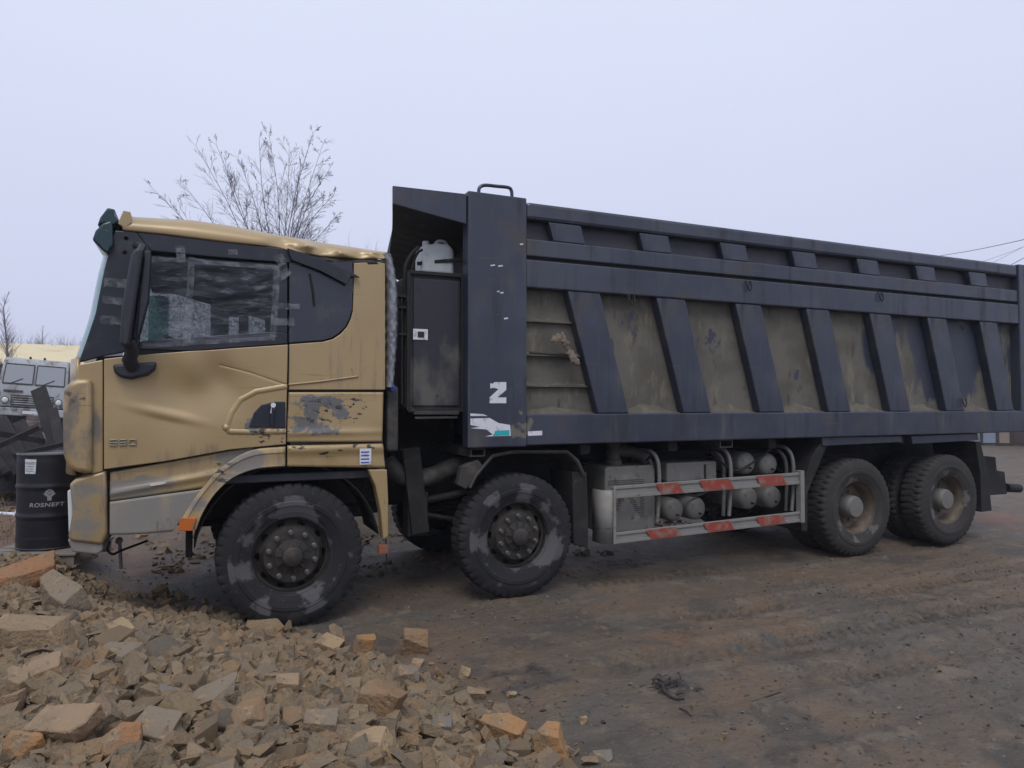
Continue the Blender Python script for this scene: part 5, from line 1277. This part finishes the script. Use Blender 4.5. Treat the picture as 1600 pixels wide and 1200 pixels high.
for s in (-1, 1):
    x0_, x1_ = sorted((s*.05, s*1.06)); m_ = MB(); m_.add([fpt(x0_, .10), fpt(x1_, .10), fpt(x1_*(.97), .88), fpt(x0_*.97, .88)], [(0, 1, 2, 3)]); wsn = m_.build('windscreen', M['lglass'], lor, solid=.01)
    fr_ = MB(); cs = [fpt(x0_, .10), fpt(x1_, .10), fpt(x1_*.97, .88), fpt(x0_*.97, .88)]
    for i in range(4): fr_.bar(cs[i], cs[(i+1) % 4], .035, .05)
    fr_.build('window_seal', M['ldark'], wsn)
    MB().bar(fpt(s*.55-.25, .10)+Vector((0, -.03, 0)), fpt(s*.55+.15, .32)+Vector((0, -.03, 0)), .015, .03).build('wiper', M['ldark'], lor)
    MB().lathe([(.115, -.03), (.10, -.05), (.06, -.06), (.0, -.062)], 18, (s*.92, -.03, 1.20)).build('head_lamp', M['lamp'], lor, smooth=40)
    MB().lathe([(.14, -.02), (.14, -.04), (.115, -.04)], 18, (s*.92, -.03, 1.20)).build('lamp_ring', M['ldark'], lor)
    MB().lathe([(.36, -.04), (.50, 0), (.50, .26), (.36, .30), (.0, .28)], 28, (s*(hw-.15), .9, .5), 'X').build('wheel', M['rubber'], lor, smooth=40)
    MB().box((s*1.30-.08, -.05, 1.9), (s*1.30+.08, .0, 2.3)).build('mirror', M['ldark'], lor, bevel=.02); MB().bar((s*1.2, .1, 2.3), (s*1.3, -.02, 2.3), .02, .02).build('mirror_arm', M['ldark'], lor)
    m_ = MB(); xx = s*(hw+.004); m_.add([(xx, .42, 1.85), (xx, 1.15, 1.85), (s*(hw-.06), 1.15, 2.62), (s*(hw-.06), .58, 2.62)], [(0, 1, 2, 3)]); m_.build('door_window', M['lglass'], lor, solid=.012)
for k_ in range(4): MB().box((-.70, -.055, 1.06+.085*k_), (.70, -.01, 1.10+.085*k_)).build('grille_slat', M['lorry'], lor, bevel=.01)
MB().box((-.74, -.015, 1.02), (.74, .01, 1.42)).build('grille', M['ldark'], lor)
MB().box((-1.0, -.05, 1.52), (-.35, -.008, 1.60)).build('vent', M['ldark'], lor, bevel=.01)
MB().box((-1.25, -.22, .62), (1.25, .02, .92)).build('bumper', M['lorry'], lor, bevel=.04)
MB().box((-.28, -.235, .70), (.28, -.222, .82)).build('number_plate', M['white'], lor)
for k_ in range(2): MB().lathe([(.03, -.02), (.05, .02), (.0, .02)], 10, (-.25+.5*k_, .40, 2.90)).build('roof_lamp', M['ldark'], lor)
MB().box((-1.2, 1.75, .9), (1.2, 6.5, 1.15)).build('frame', M['ldark'], lor); MB().box((-1.22, 1.9, 1.15), (1.22, 6.5, 2.3)).build('body', M['ldark'], lor, bevel=.03)
for yy in (4.3, 5.7):
    for s in (-1, 1): MB().lathe([(.36, -.04), (.50, 0), (.50, .26), (.36, .30), (.0, .28)], 28, (s*(hw-.15), yy, .5), 'X').build('wheel', M['rubber'], lor, smooth=40)
# dark green van next to it
vn = at_depth(124, 600, 38); vz = hz(vn.x, vn.y)
M['vgreen'] = mat('dark_green_metal', (0.022, 0.045, 0.042), .5, 0, [((0.05, 0.055, 0.05), 2, .5, .75, 4)])
van = empty('green_container', (vn.x, vn.y, vz)); tag(van, 'dark green steel container half hidden behind the cab corner', 'container'); van.rotation_euler = (0, 0, -YAW-.1)
ct = vn.z+.75-vz; MB().box((-1.2, 0, .1), (2.2, 2.2, ct)).build('box', M['vgreen'], van, bevel=.03)
for k_ in range(12): MB().box((-1.15+.28*k_, -.03, .15), (-1.02+.28*k_, .0, ct-.1)).build('wall_rib', M['vgreen'], van, bevel=.008)
MB().box((-1.25, -.06, ct), (2.25, 2.25, ct+.08)).build('roof', M['vgreen'], van, bevel=.01)

# ------------------------------------------------------------------ leaning dark boards behind the drum
M['dboard'] = mat('tarred_boards', (0.013, 0.011, 0.011), .85, 0, [((0.030, 0.026, 0.024), (6, 6, 2), .5, .72, 5)], bump=(20, .3, .01))
def board(pts_bot, pts_top, dep0, dep1, wpx, label, t=.06):
    a = at_depth(*pts_bot, dep0); b = at_depth(*pts_top, dep1); w_ = wpx/FPX*(dep0+dep1)/2
    m_ = MB().bar(a, b, t, w_, up=tuple(RGT)); o = m_.build('board', M['dboard'], None, bevel=.008); tag(o, label, 'board', 'dark boards leaning behind the drum')
board((100, 728), (60, 608), 9.8, 10.6, 22, 'widest dark board, the one whose top reaches the lorry windscreen')
board((104, 735), (82, 640), 9.4, 10.2, 14, 'dark board leaning just right of the widest one, beside the cab corner')
for i, (bx, tx, ty, d0, wp) in enumerate(((92, 50, 668, 9.6, 18), (80, 30, 660, 9.5, 18), (66, 18, 672, 9.4, 20), (50, 0, 655, 9.3, 20), (36, -16, 662, 9.2, 20), (22, -34, 650, 9.1, 22), (6, -52, 660, 9.0, 22), (-12, -66, 650, 8.9, 22))):
    board((bx, 752-i*1.5), (tx, ty), d0, d0+.8, wp, 'dark tarred board leaning in the row left of the widest one')
for (pa_, pb_, d_, wp, lab) in (((-30, 672), (70, 690), 9.0, 9, 'dark plank lying level across the leaning boards at the left edge'), ((-20, 705), (60, 668), 8.8, 8, 'dark plank slanting up to the right across the leaning boards'), ((20, 712), (98, 694), 8.9, 7, 'thin dark plank just above the oil drum lid')):
    a, b = at_depth(*pa_, d_), at_depth(*pb_, d_+.5); o = MB().bar(a, b, .05, wp/FPX*d_, up=(0, 0, 1)).build('plank', M['dboard'], None, bevel=.005); tag(o, lab, 'plank')
tr_ = MB(); h0 = at_depth(40, 700, 10.6)
rows = []
for i in range(26):
    row = []
    for j in range(14):
        u, v = i/25, j/13; c = at_depth(-60+190*u, 745, 9.9+2.2*v); c.z = hz(c.x, c.y)+1.0*math.sin(math.pi*min(1, v*1.1+.02))**.7*(.75+.35*math.sin(u*7)+.2*math.sin(u*17+v*5))*(1 if u < .85 else .7)
        row.append(c)
    rows.append(row)
tp_ = tr_.grid(rows).build('tarpaulin', M['dboard'], None, smooth=60); tag(tp_, 'black tarpaulin heap behind the leaning dark boards', 'tarpaulin')

# ------------------------------------------------------------------ garages at the right, seen below the bed
M['gblue'] = mat('pale_blue_gate', (0.20, 0.235, 0.30), .6, 0, [((0.36, 0.38, 0.42), .8, .5, .75, 4)])
M['gtan'] = mat('tan_boards', (0.24, 0.19, 0.155), .85, 0, [((0.22, 0.15, 0.11), (.6, .6, 5), .48, .68, 4)])
M['gdark'] = mat('brown_gate', (0.045, 0.034, 0.034), .7)
GD = 27.0
ga = at_depth(1470, 712, GD+1.5); gb = at_depth(1760, 706, GD-1.0); gdv = Vector((gb.x-ga.x, gb.y-ga.y, 0)).normalized(); gl = (Vector((gb.x, gb.y, 0))-Vector((ga.x, ga.y, 0))).length
gar = empty('garage_row', (ga.x, ga.y, hz(ga.x, ga.y)-.02)); gar.rotation_euler = (0, 0, math.atan2(gdv.y, gdv.x)); tag(gar, 'row of low garages with blue and tan gates seen under the bed tail', 'garage')
MB().box((0, .12, 0), (gl, 5, 2.5)).build('wall', M['shed'], gar); MB().box((-.2, -.2, 2.5), (gl+.2, 5.2, 2.62)).build('roof', M['gdark'], gar)
def gx_(px):
    best = min(range(400), key=lambda i: abs((lambda v: 800+v.dot(RGT)/v.dot(FWD)*FPX)(Vector((ga.x+gdv.x*gl*i/399, ga.y+gdv.y*gl*i/399, 1))-CAM)-px)); return gl*best/399
for (a_, b_, m) in ((1480, 1532, 'gblue'), (1535, 1557, 'gblue'), (1560, 1578, 'gtan'), (1583, 1622, 'gdark'), (1626, 1680, 'gtan'), (1684, 1740, 'gblue')):
    MB().box((gx_(a_), .04, .12), (gx_(b_), .118, 2.3)).build('gate', M[m], gar, bevel=.01)
for px in (1478, 1533.5, 1558.5, 1580.5, 1624, 1682, 1742): x_ = gx_(px); MB().box((x_-.05, .0, 0), (x_+.05, .118, 2.42)).build('gate_post', M['ldark'], gar)
MB().box((0, -.0, 0), (gl, .119, .10)).build('threshold', M['ldark'], gar)
# second, far shed behind truck fills nothing else; power lines above the bed
M['wire'] = mat('power_wire', (0.05, 0.05, 0.055), .7)
for (p0, d0, p1, d1, lab) in (((1440, 404), 44, (1700, 352), 22, 'upper dark power line above the bed tail'), ((1500, 420), 44, (1700, 345), 26, 'fainter power line crossing just under the upper one'), ((1500, 452), 42, (1700, 348), 24, 'lower dark power line nearest the rear column of the bed'), ((1490, 440), 46, (1700, 330), 30, 'faint thin power line between the upper and lower ones')):
    a, b = at_depth(*p0, d0), at_depth(*p1, d1); mid = a.lerp(b, .5)-Vector((0, 0, .10)); tag(MB().tube(smooth_path([a, mid, b], 12), .014 if 'dark' in lab else .008, 5).build('power_line', M['wire'], None), lab, 'power line')

# ------------------------------------------------------------------ thin damp haze
hzm = bpy.data.materials.new('damp_air'); hzm.use_nodes = True; hn = hzm.node_tree.nodes
for n_ in list(hn):
    if n_.type == 'BSDF_PRINCIPLED': hn.remove(n_)
pv = hn.new('ShaderNodeVolumePrincipled'); pv.inputs['Density'].default_value = .0013; pv.inputs['Color'].default_value = (.80, .84, .95, 1); pv.inputs['Anisotropy'].default_value = .2
hzm.node_tree.links.new(pv.outputs[0], [n_ for n_ in hn if n_.type == 'OUTPUT_MATERIAL'][0].inputs['Volume'])
hzo = MB().box((float(gx[0])-5, float(gy[0])-5, float(GZ.min())-1.0), (float(gx[-1])+5, float(gy[-1])+5, 12.0)).build('haze', hzm, None); tag(hzo, 'thin damp grey haze over the yard', 'haze', kind='stuff')
